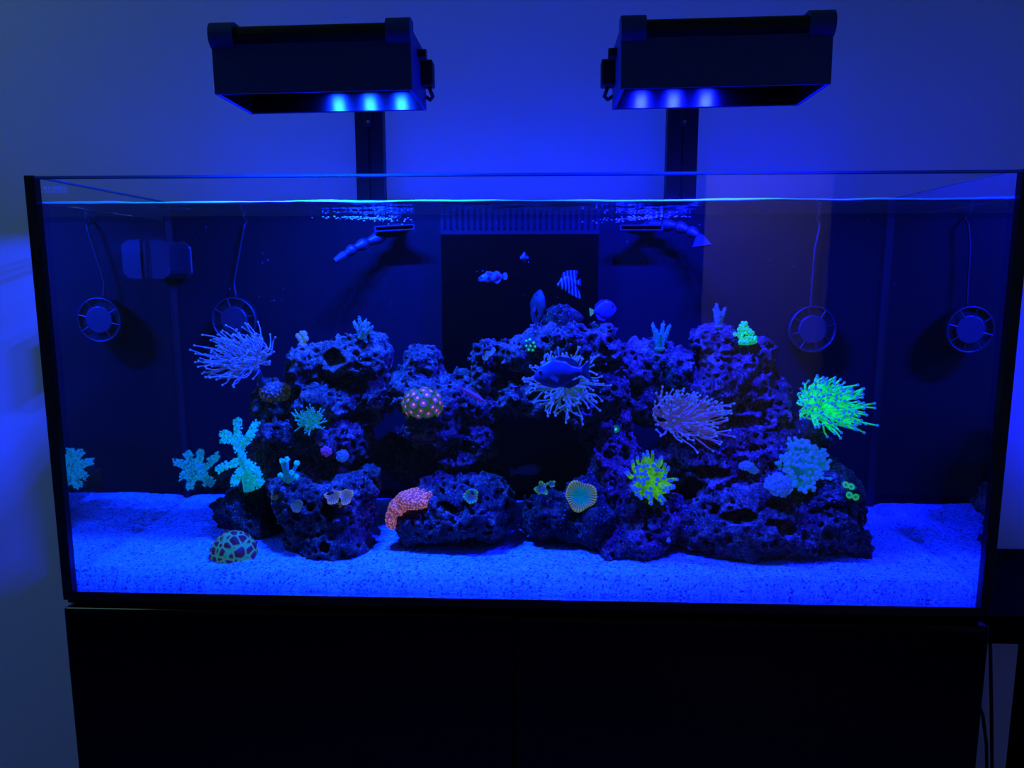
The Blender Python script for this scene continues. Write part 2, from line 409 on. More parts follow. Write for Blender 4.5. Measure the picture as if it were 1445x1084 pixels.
# ------------------------------------------------------------------ the room
WALL_Y = 0.45; FLOOR_Z = -0.80; DX0, DX1 = at(986, 400, 3.2)[0], at(1172, 400, 3.2)[0]
def struct(name, lo, hi, mat):
    o = MB().box(lo, hi).build(name, mat); o['kind'] = 'structure'; return o
struct('wall_back', (-3.0, WALL_Y, FLOOR_Z), (3.0, WALL_Y+0.1, 2.0), M['wall'])
for nm, lo, hi in (('wall_left', (-2.3, -3.2, FLOOR_Z), (-2.2, WALL_Y, 2.0)), ('wall_right', (2.4, -3.2, FLOOR_Z), (2.5, WALL_Y, 2.0)), ('wall_front', (-2.3, -3.3, FLOOR_Z), (DX0, -3.2, 2.0)), ('wall_front_side', (DX1, -3.3, FLOOR_Z), (2.5, -3.2, 2.0)), ('wall_front_top', (DX0, -3.3, 1.25), (DX1, -3.2, 2.0)),
        ('wall_hall', (DX0-.6, -4.5, FLOOR_Z), (DX1+.6, -4.4, 1.7)), ('wall_hall_left', (DX0-.7, -4.5, FLOOR_Z), (DX0-.6, -3.3, 1.7)), ('wall_hall_right', (DX1+.6, -4.5, FLOOR_Z), (DX1+.7, -3.3, 1.7)), ('ceiling', (DX0-.7, -4.5, 1.7), (DX1+.7, -3.3, 1.75))):
    struct(nm, lo, hi, M['wall'])
for k, (x0, x1) in enumerate(((DX0-.03, DX0+.02), (DX1-.02, DX1+.06))):
    struct('trim_%d' % (k+1), (x0, -3.31, FLOOR_Z), (x1, -3.185, 1.27), M['wall'])
hl = bpy.data.lights.new('hall_light', 'AREA'); hl.size = 0.5; hl.energy = HALL_POWER; hl.color = (0.70, 0.62, 1.0)
hlo = bpy.data.objects.new('hall_light', hl); C.objects.link(hlo); hlo.location = ((DX0+DX1)/2, -3.85, 1.69)
struct('floor', (-3.0, -4.5, FLOOR_Z-0.05), (3.0, WALL_Y+0.1, FLOOR_Z), M['floor'])

# ------------------------------------------------------------------ aquarium
HT, D, XI, WL = 0.547, 0.327, 0.588, 0.516
tank = empty('aquarium', (0, 0.17, 0.0), 'long rimless glass aquarium with black corner seams on the black cabinet', 'aquarium')
fp = MB().box((-XI, 0.0, 0.012), (XI, 0.011, HT-0.0025)).build('front_pane', M['glass'], tank)
MB().box((-XI, 0.0, HT-0.0025), (XI, 0.011, HT)).build('polished_edge', M['edge'], fp)
for s in (-1, 1):
    x0, x1 = s*XI, s*0.600
    mb = MB()
    def quad(a, b, c, d_, mi=0): mb.add([a, b, c, d_], [(0,1,2,3)], mi)
    y0, y1 = 0.011, D
    quad((x0,y0,0.012),(x0,y1,0.012),(x0,y1,WL),(x0,y0,WL), 1)
    quad((x0,y0,WL),(x0,y1,WL),(x0,y1,HT),(x0,y0,HT), 0)
    quad((x1,y0,0.012),(x1,y1,0.012),(x1,y1,HT),(x1,y0,HT), 0)
    sp = mb.build('side_pane', [M['glass'], M['side_wet']], tank)
    MB().box((min(x0,x1), y0, HT), (max(x0,x1), y1, HT+0.0012)).build('polished_edge', M['edge'], sp)
    bevel(MB().box((min(x0,x1)-0.0005, -0.0008, 0.0), (max(x0,x1)+0.0005, 0.0112, HT+0.001)).build('corner_seam', M['black'], tank), 0.001)
    MB().box((min(x0, x0-s*0.006), D-0.006, 0.012), (max(x0, x0-s*0.006), D, WL+0.004)).build('silicone_bead', M['black'], tank)
MB().box((-0.600, D, 0.0), (0.600, D+0.010, HT-0.022)).build('back_pane', M['back'], tank)
MB().box((-0.600, 0.0, 0.0), (0.600, D, 0.0115)).build('bottom_pane', M['black'], tank)
# writing on the front pane
def lettering(name, txt, p, size, mat, parent, wide=1.0):
    cu = bpy.data.curves.new(name, 'FONT'); cu.body = txt; cu.size = 1.0; cu.extrude = 0.02; cu.space_character = 1.12
    t = bpy.data.objects.new(name, cu); C.objects.link(t)
    dg = bpy.context.evaluated_depsgraph_get(); me = bpy.data.meshes.new_from_object(t.evaluated_get(dg))
    bpy.data.objects.remove(t)
    xs = [v.co.x for v in me.vertices]; wd = max(xs)-min(xs); k = wide/wd
    for v in me.vertices:
        x, y, z = v.co; v.co = ((x-min(xs))*k, -0.0006 - z*0.004, y*size)
    me.materials.clear(); me.materials.append(mat)
    o = link_mesh(name, me, parent); o.location = Vector(p) - origin_of(parent); return o
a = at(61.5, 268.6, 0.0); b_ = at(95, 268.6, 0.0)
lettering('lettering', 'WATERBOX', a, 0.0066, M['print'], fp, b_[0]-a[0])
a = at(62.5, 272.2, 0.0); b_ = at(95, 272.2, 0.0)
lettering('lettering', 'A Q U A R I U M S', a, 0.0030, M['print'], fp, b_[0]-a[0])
# overflow box with its weir comb
oa, ob = at(622, 331, 0.300), at(845, 331, 0.300)
ovf = MB().box((oa[0], 0.300, 0.012), (ob[0], D-0.001, oa[2])).build('overflow_box', M['overflow'], tank)
zt, zb, zs = at(622, 307, 0.299)[2], at(622, 331, 0.299)[2], at(622, 325, 0.299)[2]
MB().box((oa[0]-0.0006, 0.2985, zb), (ob[0]+0.0006, 0.3015, zs)).build('weir_rail', M['weir'], ovf)
nt_ = 27; wd = ob[0]-oa[0]; pit = wd/(nt_-0.5); tooth = None
for k in range(nt_):
    x = oa[0] + k*pit
    if tooth is None:
        tooth = MB().box((x, 0.2985, zs), (x+pit*0.52, 0.3015, zt)).build('weir_tooth', M['weir'], ovf, base=(x, 0.30, zs))
    else:
        c = tooth.copy(); C.objects.link(c); c.parent = ovf; c.location = Vector((x, 0.30, zs)) - origin_of(ovf)

# water: a rippled surface with the bright meniscus along the glass
def water():
    nx, ny = 300, 90
    X = np.linspace(-XI+0.0005, XI-0.0005, nx); Y = np.linspace(0.0115, D-0.0005, ny)
    G = np.stack(np.meshgrid(X, Y, [0.0], indexing='ij'), -1)[:, :, 0].astype(np.float32)
    z = WL + 0.0009*fbm(G*np.array([1, 1.6, 1]), 16, 3, 3) + 0.0012*np.exp(-((G[...,0]+0.22)**2+(G[...,1]-0.27)**2)/0.006)*fbm(G, 120, 2, 5)
    z = z + 0.0012*np.exp(-((G[...,0]-0.22)**2+(G[...,1]-0.27)**2)/0.006)*fbm(G, 120, 2, 5)
    V = np.stack([G[...,0], G[...,1], z], -1).reshape(-1, 3)
    I = np.arange(nx*ny).reshape(nx, ny)
    Q = np.stack([I[:-1,:-1], I[1:,:-1], I[1:,1:], I[:-1,1:]], -1).reshape(-1, 4)
    o = np_mesh('water', V, Q, M['water'], base=(0, 0.17, WL))
    tag(o, 'rippled clear water surface filling the aquarium below the glass rim', 'water', kind='stuff')
    mb = MB(); n = 160; prof = [(0.0115, 0.0034), (0.0124, 0.0014), (0.0146, 0.0002), (0.0146, -0.0012), (0.0115, -0.0014)]
    vs = []; fs = []
    for i in range(n):
        x = -XI+0.0006 + (2*XI-0.0012)*i/(n-1); w = 0.6 + 0.5*math.sin(i*0.21)*math.sin(i*0.083+1)
        dz = 0.0009*float(fbm(np.array([[x, 0.012*1.6, 0]], np.float32), 16, 3, 3)[0])
        for (y, zz) in prof: vs.append((x, y, WL + dz + zz*w*0.5))
    for i in range(n-1):
        for j in range(4): fs.append((i*5+j, (i+1)*5+j, (i+1)*5+j+1, i*5+j+1))
    mb.add(vs, fs).build('meniscus', translucent('meniscus_water', (0.3, 0.98, 0.8), 0.75), o, smooth=True)
water()

# sand bed
def sand_height(X, Y):
    G = np.stack([X, Y, np.zeros_like(X)], -1).astype(np.float32)
    z = 0.0365 + 0.030*Y + 0.0038*fbm(G, 7, 2, 2) + 0.0011*fbm(G, 30, 3, 4)
    z = z - 0.0045*np.exp(-((XI-np.abs(X))/0.012)**2)
    z = z - 0.004*np.exp(-((X-0.02)/0.10)**2 - ((Y-0.15)/0.06)**2) + 0.004*np.exp(-((X+0.02)/0.05)**2-((Y-0.27)/0.05)**2)
    return np.where(Y < 0.026, z*0 + 0.0370 + 0.0016*vnoise(G, 9, 8), z)
def sand():
    nx, ny = 420, 120
    X = np.linspace(-XI+0.0004, XI-0.0004, nx); Y = 0.0225 + (D-0.0229)*np.linspace(0, 1, ny)**1.2
    XX, YY = np.meshgrid(X, Y, indexing='ij'); Z = sand_height(XX, YY)
    G = np.stack([XX, YY, Z], -1).astype(np.float32); Z = Z + 0.0007*vnoise(G, 260, 3) + 0.0005*vnoise(G, 520, 6)
    V = np.stack([XX, YY, Z], -1).reshape(-1, 3); I = np.arange(nx*ny).reshape(nx, ny)
    Q = np.stack([I[:-1,:-1], I[1:,:-1], I[1:,1:], I[:-1,1:]], -1).reshape(-1, 4)
    k = len(V); low = V.reshape(nx, ny, 3)[:, 0].copy(); low[:, 2] = 0.0118; low[:, 1] = 0.0118; V = np.concatenate([V, low]); L = k + np.arange(nx)
    Q = np.concatenate([Q, np.stack([L[:-1], L[1:], I[1:, 0], I[:-1, 0]], -1)])
    o = np_mesh('sand', V, Q, M['sand'], base=(0, 0.17, 0.0118))
    tag(o, 'fine pale sand bed covering the aquarium bottom', 'sand', kind='stuff')
    return V, Q
sV, sQ = sand()
SAND = BVHTree.FromPolygons(sV.tolist(), sQ.tolist())

# ------------------------------------------------------------------ cabinet under the tank
cab = empty('cabinet', (0, 0.16, FLOOR_Z), 'black gloss aquarium cabinet with two doors under the tank', 'cabinet')
bevel(MB().box((-0.598, 0.004, -0.0062), (0.598, D+0.008, -0.0004)).build('top_board', M['cab'], cab), 0.001)
MB().box((-0.596, 0.016, FLOOR_Z), (0.596, D+0.006, -0.0062)).build('body', M['cab'], cab)
dl = bevel(MB().box((-0.600, -0.004, FLOOR_Z+0.02), (-0.0008, 0.0155, -0.0095)).build('door', M['cab'], cab), 0.004, 4)
dr = bevel(MB().box((0.0008, -0.004, FLOOR_Z+0.02), (0.600, 0.0155, -0.0125)).build('door', M['cab'], cab), 0.004, 4)
a = at(1343, 891, -0.0045); b_ = at(1390, 891, -0.0045)
lettering('badge', 'WATERBOX', a, 0.0075, M['badge'], dr, b_[0]-a[0])

# ------------------------------------------------------------------ lamps on rails
def lamp(corn, rail_px, colour, label, side):
    (fl, fr, bl, br) = corn
    YF, YB = 0.0, 0.109
    P = [Vector(at(*fl, YF)), Vector(at(*fr, YF)), Vector(at(*bl, YB)), Vector(at(*br, YB))]
    z0 = sum(p.z for p in P)/4; c = sum(P, Vector())/4
    u = ((P[1]-P[0]) + (P[3]-P[2])); u.z = 0; u.normalize()
    wF = ((P[1]-P[0]).length + (P[3]-P[2]).length)/4; dp = 0.0545; hh = 0.0715
    yaw = math.atan2(u.y, u.x); roll = 0.012
    R = Matrix.Rotation(yaw, 3, 'Z') @ Matrix.Rotation(-roll, 3, 'Y')
    o = Vector((c.x, c.y, z0))
    root = empty('aquarium_lamp', o, label, 'lamp', 'reef lamps hung over the tank')
    def B(mb, lo, hi, mi=0): return mb.box(lo, hi, mi, R, o)
    th = 0.003; hs = MB()
    B(hs, (-wF, -dp, 0), (wF, -dp+th, hh-0.006)); B(hs, (-wF, dp-th, 0), (wF, dp, hh))
    B(hs, (-wF, -dp+th, 0), (-wF+th, dp-th, hh)); B(hs, (wF-th, -dp+th, 0), (wF, dp-th, hh))
    B(hs, (-wF+th, -dp+th, hh-th), (wF-th, dp-th, hh))
    hs.build('housing', M['lamp'], root)
    rf = MB(); g = th + 0.0008; zt = 0.0305
    B(rf, (-wF+g, dp-g-0.001, 0.0006), (wF-g, dp-g, zt)); B(rf, (-wF+g, -dp+g, 0.0006), (wF-g, -dp+g+0.001, zt))
    B(rf, (-wF+g, -dp+g, 0.0006), (-wF+g+0.001, dp-g, zt)); B(rf, (wF-g-0.001, -dp+g, 0.0006), (wF-g, dp-g, zt))
    B(rf, (-wF+g, -dp+g, zt), (wF-g, dp-g, zt+0.001))
    rf.build('reflector', M['reflector'], root)
    # rounded bar along the upper front edge, with a block at each end
    def W(p): return R @ Vector(p) + o
    ex = wF - 0.028
    hb = MB().tube([W((-ex-0.004, -dp+0.004, hh-0.006)), W((ex+0.004, -dp+0.004, hh-0.006))], 0.0105, 16)
    hb.build('handle_bar', M['lamp_dk'], root, smooth=False)
    for s in (-1, 1):
        e = MB(); x0, x1 = sorted((s*ex, s*(wF+0.0006)))
        pr = []
        for k in range(9):
            an = -math.pi/2 + math.pi*k/8*0.0
        ring = [(-dp-0.010+0.010*(1-math.cos(t)), hh-0.006+0.0125*math.sin(t)) for t in [math.radians(a) for a in range(-90, 91, 18)]]
        ring = [(-dp-0.0085 + 0.012*(1-math.cos(t)), hh-0.0055+0.0150*math.sin(t)) for t in [math.radians(a) for a in range(-80, 91, 17)]] + [(-dp+0.02, hh+0.0095), (-dp+0.02, hh-0.02)]
        n = len(ring)
        vs = [W((x0, y, z)) for y, z in ring] + [W((x1, y, z)) for y, z in ring]
        fs = [(i, (i+1) % n, n+(i+1) % n, n+i) for i in range(n)] + [tuple(range(n-1, -1, -1)), tuple(range(n, 2*n))]
        e.add(vs, fs).build('end_block', M['lamp'], root)
    # plugs on the outer end
    sx = side*wF
    k1 = MB().tube([W((sx, 0.0, 0.054)), W((sx+side*0.010, 0.0, 0.054))], 0.007, 12)
    k1.build('vent_knob', M['lamp_dk'], root)
    pb = MB(); lo = (min(sx, sx+side*0.017), 0.014, 0.022); hi = (max(sx, sx+side*0.015), 0.036, 0.053)
    bevel(B(pb, lo, hi).build('power_plug', M['lamp_dk'], root), 0.002)
    MB().tube([W((sx+side*0.008, 0.026, 0.023)), W((sx+side*0.012, 0.032, 0.012)), W((sx+side*0.006, 0.05, 0.012)), W((sx-side*0.002, dp+0.01, 0.02)), W((sx-side*0.05, dp+0.03, 0.06))], 0.0024, 8).build('cable', M['lamp_dk'], root, smooth=True)
    # LED clusters and their light
    offs = [(-0.085, -0.035, 0.015), (-0.015, 0.035, 0.085)][0 if side > 0 else 1]
    xs = (-0.012, 0.032, 0.076) if side > 0 else (-0.076, -0.032, 0.012)
    for x in xs:
        l0 = W((x, dp-0.060, zt-0.001)); l1 = W((x, dp-0.060, zt-0.006))
        MB().tube([l0, l1], 0.008, 16).build('led_cluster', M['led%d' % (0 if side > 0 else 1)], root)
        ld = bpy.data.lights.new('led_light', 'AREA'); ld.shape = 'DISK'; ld.size = 0.015; ld.energy = LED_POWER; ld.color = colour
        lo_ = bpy.data.objects.new('led_light', ld); C.objects.link(lo_); lo_.parent = root
        lo_.location = W((x, dp-0.060, zt-0.0075)) - o
    # rail behind the tank with its bracket
    x0, x1 = at(rail_px[0], 220, 0.345)[0], at(rail_px[1], 220, 0.345)[0]; xm = (x0+x1)/2
    rail = MB().box((x0, 0.345, FLOOR_Z), (xm-0.0016, 0.366, z0+0.088)).box((xm+0.0016, 0.345, FLOOR_Z), (x1, 0.366, z0+0.088)).box((xm-0.0016, 0.350, FLOOR_Z), (xm+0.0016, 0.364, z0+0.088))
    rail.build('rail', M['rail'], root)
    yb = o.y + dp
    br_ = MB().box((xm-0.014, yb-0.010, z0+0.0685), (xm+0.014, 0.345, z0+0.086)).build('bracket', M['lamp_dk'], root)
    zq = at((rail_px[0]+rail_px[1])/2-3, 172, 0.338)[2]
    tg = MB().box((xm-0.007, 0.339, zq-0.007), (xm+0.007, 0.345, zq+0.06)); bevel(tg.build('tongue', M['rail'], root), 0.003)
    MB().tube([(xm+0.001, 0.339, zq), (xm+0.001, 0.3365, zq)], 0.003, 10).build('bolt', M['bolt'], root)
    return root
for i, colr in enumerate(LAMP_COLOURS):
    M['led%d' % i] = plain('led_face_%s' % ('cyan', 'blue')[i], (0.8, 0.8, 0.8), 0.3, emit=(0.05, 0.5, 1.0) if i == 0 else (0.03, 0.35, 1.0), es=6.0)
lamp(((302, 132), (580, 127), (355, 161), (603, 157)), (502, 541), LAMP_COLOURS[0], 'black boxy reef lamp shining paler cyan blue, hung above the cratered rock stack', 1)
lamp(((876, 124), (1172, 118), (864, 156), (1127, 150)), (941, 984), LAMP_COLOURS[1], 'black boxy reef lamp shining deeper blue, hung above the tall peak rock', -1)

# ------------------------------------------------------------------ pumps, nozzles, magnet
def powerhead(px, py, label, cable_px):
    Yf = 0.293; c = Vector(at(px, py, Yf)); r = 33*mpp(Yf)
    root = empty('wave_pump', (c.x, D, c.z), label, 'pump', 'round wave pumps on the back pane')
    def ring(name, prof, mat, n=40, smooth=True):
        vs = []; fs = []; k = len(prof)
        for i in range(n):
            a = 2*math.pi*i/n
            for (rr, y) in prof: vs.append((c.x + rr*math.cos(a), y, c.z + rr*math.sin(a)))
        for i in range(n):
            for j in range(k-1): fs.append((i*k+j, ((i+1) % n)*k+j, ((i+1) % n)*k+j+1, i*k+j+1))
        return MB().add(vs, fs).build(name, mat, root, smooth=smooth)
    ring('body', [(0.0, Yf+0.004), (r*0.93, Yf+0.004), (r*0.97, Yf+0.006), (r*0.97, Yf+0.021), (r*0.8, D-0.006), (0, D-0.006)], M['plastic_dk'], smooth=False)
    ring('rim', [(r*0.90, Yf+0.005), (r*0.92, Yf-0.001), (r*0.97, Yf-0.002), (r*1.0, Yf+0.001), (r*1.0, Yf+0.008), (r*0.96, Yf+0.009)], M['plastic'])
    ring('hub', [(0, Yf-0.0015), (r*0.56, Yf-0.0015), (r*0.60, Yf-0.0005), (r*0.60, Yf+0.0045)], M['pump_hub'], smooth=False)
    for k in range(8):
        a = 2*math.pi*(k+0.3)/8; ca, sa = math.cos(a), math.sin(a); w = 0.0010
        p0 = (c.x + ca*r*0.56, Yf-0.0008, c.z + sa*r*0.56); p1 = (c.x + ca*r*0.95, Yf-0.0008, c.z + sa*r*0.95)
        MB().tube([p0, p1], w, 6).build('spoke', M['plastic'], root)
    ring('magnet_pad', [(0, D-0.007), (r*0.7, D-0.007), (r*0.7, D-0.0004), (0, D-0.0004)], M['plastic_dk'])
    pts = [Vector((c.x + (cable_px[0][0]-px)*0, Yf+0.015, c.z + r*0.95))] + [Vector(at(x, y, 0.31)) for x, y in cable_px]
    pts.append(Vector((pts[-1].x, 0.324, HT-0.03)))
    P = []
    for i in range(len(pts)-1):
        for t in np.linspace(0, 1, 5)[:-1]: P.append(pts[i].lerp(pts[i+1], t))
    P.append(pts[-1])
    MB().tube(P, 0.0018, 6).build('cable', M['plastic'], root, smooth=True)
def mesh_hub():
    mt, nt, b, o = node_mat('hub_mesh'); tc = N(nt, 'ShaderNodeTexCoord')
    v = N(nt, 'ShaderNodeTexVoronoi'); v.inputs['Scale'].default_value = 330; lk(nt, tc.outputs['Object'], v.inputs['Vector'])
    lk(nt, ramp(nt, v.outputs['Distance'], [(0.2, (0.0018, 0.0024, 0.0030)), (0.6, (0.0022, 0.0026, 0.0034))]).outputs[0], b.inputs['Base Color']); b.inputs['Roughness'].default_value = 0.6
    return mt
M['pump_hub'] = mesh_hub()
powerhead(330, 452, 'round slotted wave pump on the back pane, above the long purple torch coral', [(330, 400), (341, 340), (345, 318)])
powerhead(1147, 465, 'round slotted wave pump on the back pane, above the bright green torch coral', [(1145, 410), (1150, 350), (1157, 318)])

def magnet():
    p = Vector(at(207, 366, 0.243)); hz = 26*mpp(0.243); x0 = -XI + 0.0005
    root = empty('magnet_cleaner', (x0, 0.27, p.z-hz), 'chunky dark magnetic glass cleaner stuck to the side pane', 'glass cleaner')
    MB().box((x0, 0.245, p.z-hz), (x0+0.010, 0.315, p.z+hz)).build('scrub_pad', M['plastic_dk'], root)
    prof = [(-hz, 0.004), (-hz*0.99, 0.020), (-hz*0.72, 0.0295), (hz*0.72, 0.0295), (hz*0.99, 0.020), (hz, 0.004)]
    vs = []; fs = []
    for y, g in ((0.243, 0.0), (0.317, 0.0)):
        for z, dx in prof: vs.append((x0+0.006+dx, y, p.z+z))
    n = len(prof)
    fs = [(i, (i+1) % n, n+(i+1) % n, n+i) for i in range(n)] + [tuple(range(n)), tuple(range(2*n-1, n-1, -1))]
    bevel(MB().add(vs, fs).build('handle_shell', M['plastic_lt'], root), 0.002)
M['plastic_lt'] = plain('dark_blue_grey_shell', (0.002, 0.004, 0.006), 0.5)
magnet()

def nozzle(label, path, flare, slot):
    P = [Vector(at(*p)) for p in path]
    root = empty('return_nozzle', P[0], label, 'nozzle', 'return nozzles below the water surface')
    for i in range(len(P)-1):
        a, b = P[i], P[i+1]; r = [9, 9, 8.5, 8, 7, 6][min(i, 5)]*mpp(a.y)
        last = i == len(P)-2
        if last and flare == 'round':
            MB().tube([a, a.lerp(b, .3), b], [r*0.85, r*0.95, r*0.62], 12).build('nozzle_tip', M['nozzle'], root, smooth=False)
        elif last:
            dn = (b-a).normalized(); sdv = Vector((1, 0.4, 0.15)).normalized(); w = 15*mpp(b.y); t = 0.004; up = dn.cross(sdv).normalized()
            vs = [a+sdv*s*0.004+up*t*k for s in (-1, 1) for k in (-1, 1)] + [b+sdv*s*w+up*t*0.6*k for s in (-1, 1) for k in (-1, 1)]
            MB().add(vs, [(0,1,3,2), (4,6,7,5), (0,4,5,1), (2,3,7,6), (0,2,6,4), (1,5,7,3)]).build('flare_nozzle', M['nozzle_lt'], root)
        else:
            d_ = b-a
            MB().tube([a, a+d_*0.15, a+d_*0.45, a+d_*0.62, a+d_*0.85, b], [r*0.7, r*0.98, r, r*0.80, r*0.62, r*0.55], 12).build('ball_segment', M['nozzle'], root, smooth=True)
    (x0, x1, y, Y, tl) = slot
    a, b = Vector(at(x0, y+tl, Y)), Vector(at(x1, y-tl, Y)); h = 3.2*mpp(Y); t = 0.0011
    back = Vector((0, 0.30-Y, 0))
    fr = MB()
    up = Vector((0, 0, 1)); dx = (b-a).normalized()
    def bar(p, q, r_): fr.tube([p, q], r_, 4)
    bar(a+up*h, b+up*h, t); bar(a-up*h, b-up*h, t); bar(a-up*h, a+up*h, t); bar(b-up*h, b+up*h, t)
    fr.build('slot_mouth', M['nozzle_lt'], root)
    fn = MB(); mid = (a+b)/2 + Vector((0, 0.026, -0.004))
    vs = [a+up*h, b+up*h, b-up*h, a-up*h, mid+Vector((0.008,0,0.005)), mid+Vector((-0.008,0,0.005)), mid+Vector((-0.008,0,-0.005)), mid+Vector((0.008,0,-0.005))]
    fn.add(vs, [(0,1,4,5), (2,3,6,7), (0,5,6,3), (1,2,7,4), (4,7,6,5)]).build('slot_funnel', M['plastic_dk'], root)
    MB().tube([mid, P[0], Vector((P[0].x, D-0.001, P[0].z))], 7*mpp(.3), 12).build('elbow', M['nozzle'], root, smooth=True)
M['nozzle_lt'] = plain('blue_grey_nozzle_plastic', (0.0180, 0.0240, 0.0360), 0.45)
nozzle('jointed return nozzle with round tapered tip, beside the overflow comb', [(562, 322, .300), (541, 332, .285), (518, 342, .270), (500, 350, .255), (487, 359, .245), (472, 369, .235)], 'round', (529, 584, 322, 0.262, 1.5))
nozzle('jointed return nozzle with flat flared tip, beside the overflow comb', [(915, 318, .300), (935, 317, .285), (955, 319, .270), (972, 325, .255), (986, 333, .240), (990, 348, .228)], 'flat', (876, 935, 321.5, 0.262, 0))

# ------------------------------------------------------------------ reef rocks (outline, depth and radii of each lobe)
SOLIDS.append(SAND)
r = rock
r('cratered live rock on top of the stack, carrying a knobbly stub coral', [(432,514,.17,30,30,.045),(490,508,.18,52,30,.05),(525,508,.18,30,36,.05),(462,565,.165,52,30,.05),(530,560,.18,26,40,.05),(500,590,.185,40,25,.05)], [(470,508,.125,26,13,.03),(505,592,.13,28,14,.03)], seed=2)
r('rounded live rock under the dome of small blue polyps', [(372,562,.18,24,26,.03),(398,575,.18,24,30,.035),(400,600,.18,32,25,.04)], seed=5, pits=.6)
r('craggy live rock in the middle of the stack, under the wispy teal polyps', [(420,615,.165,52,32,.05),(485,620,.16,48,42,.05),(385,645,.18,36,38,.045),(440,660,.165,60,28,.05),(500,665,.16,32,30,.045),(455,582,.17,40,25,.04)], [(515,600,.12,16,12,.03)], seed=8, mat='rock_c')
r('large craggy live rock at the foot of the stack, with a tan flower coral', [(468,722,.12,70,52,.055),(425,700,.13,36,40,.05),(505,690,.13,40,32,.05),(470,768,.105,66,28,.05),(410,690,.15,30,30,.05)], [(455,690,.07,16,9,.02)], seed=12)
r('dark angular boulder behind the green brain coral', [(345,724,.155,40,36,.04),(316,722,.165,22,20,.03),(368,748,.15,30,22,.035),(352,700,.16,26,22,.03)], mat='rock_b', seed=15, pits=.25, rough=.75)
r('small dark stone behind the bushy teal soft coral', [(308,676,.205,34,20,.03),(335,672,.2,22,22,.03)], mat='rock_b', seed=18, pits=.3, rough=.7)
r('broken ledge rock with a short spire, under the pink and green polyps', [(594,512,.18,24,22,.03),(588,540,.17,30,24,.035),(565,548,.165,28,16,.035),(605,565,.155,48,32,.045),(640,548,.18,34,26,.04),(665,570,.18,30,34,.04),(620,610,.16,48,32,.045),(648,640,.17,42,26,.04),(672,610,.18,30,40,.04)], seed=21)
r('arching live rock bridging the cave, under the blue tentacle coral', [(690,500,.18,22,26,.03),(690,540,.185,22,28,.03),(690,580,.185,26,30,.035),(735,495,.18,36,24,.04),(790,480,.18,52,32,.05),(840,492,.18,40,38,.05),(735,560,.185,44,30,.045),(790,545,.18,62,42,.05),(850,550,.18,36,44,.05),(815,580,.18,34,20,.04)], [(700,560,.12,10,8,.02),(758,645,.18,66,64,.2)], seed=25, pits=1.2)
r('small angular rock perched on top of the arch', [(796,446,.19,24,16,.02),(784,456,.19,22,10,.02)], mat='rock_b', seed=28, pits=.3, rough=.6)
r('rubble rock at the back of the cave mouth', [(670,672,.22,46,24,.035),(705,690,.215,26,30,.03),(600,660,.24,50,34,.03),(560,640,.25,34,40,.03),(640,704,.235,56,24,.03)], mat='rock_b', seed=31)
r('broad craggy boulder carrying the pink encrusting coral', [(630,728,.125,74,48,.05),(592,735,.125,36,38,.045),(690,722,.14,34,46,.045),(650,690,.14,52,26,.045)], [(630,718,.085,14,7,.02),(595,728,.07,10,8,.02)], seed=34)
r('low dark slab at the cave mouth, under the ribbed teal disc coral', [(790,728,.135,54,34,.04),(826,705,.14,32,36,.04),(756,745,.13,26,18,.03),(840,735,.12,34,40,.04)], mat='rock_b', seed=37, pits=.5)
r('tall craggy column beside the cave, under the yellow-green anemone', [(852,600,.185,38,46,.045),(868,655,.17,44,46,.045),(885,715,.14,44,50,.05),(905,762,.11,44,28,.045),(870,770,.115,36,20,.04),(930,730,.13,36,40,.04)], [(800,630,.17,22,60,.2)], seed=41, mat='rock_c')
r('knobbly ridge rock under the bluish three-branched coral', [(898,515,.21,30,30,.04),(925,500,.21,28,18,.03),(952,522,.2,40,32,.045),(990,548,.2,34,26,.04),(910,560,.21,36,40,.04)], [(900,552,.16,18,18,.03)], seed=44)
r('tall pitted peak rock carrying the stubby bright green coral', [(1012,482,.21,36,34,.045),(1062,504,.2,30,30,.045),(1040,545,.2,56,44,.05),(1085,570,.2,30,48,.045),(1005,530,.21,30,36,.045),(1050,590,.2,60,30,.05)], [(1020,560,.14,10,14,.02),(1060,600,.14,40,12,.03)], seed=48, pits=1.2, mat='rock_c')
r('tumbled live rock behind the blue frogspawn coral', [(1030,622,.18,48,34,.045),(1085,625,.18,44,32,.045),(1010,655,.165,46,34,.045),(960,640,.19,46,46,.04),(1070,655,.165,50,30,.045),(1125,615,.2,40,26,.04)], [(1000,670,.12,34,10,.03)], seed=52, mat='rock_c')
r('small rough stone under the stalk of the bright green torch coral', [(1148,612,.165,22,20,.025),(1126,604,.18,22,18,.03)], seed=55, mat='rock_b', pits=.4, rough=.7)
r('huge craggy boulder with a dark hollow, resting on the sand beside the pane', [(1060,752,.115,92,50,.055),(982,745,.12,40,48,.05),(1150,735,.13,66,52,.055),(1198,762,.13,34,30,.04),(1165,690,.15,48,44,.05),(1050,705,.13,70,30,.05),(1195,705,.16,24,34,.035)], [(1048,737,.06,34,13,.045),(1165,735,.07,16,6,.02),(1105,742,.07,22,6,.025),(1110,750,.07,10,12,.02)], seed=60)
SOLID_ROCKS = SOLIDS[1:]

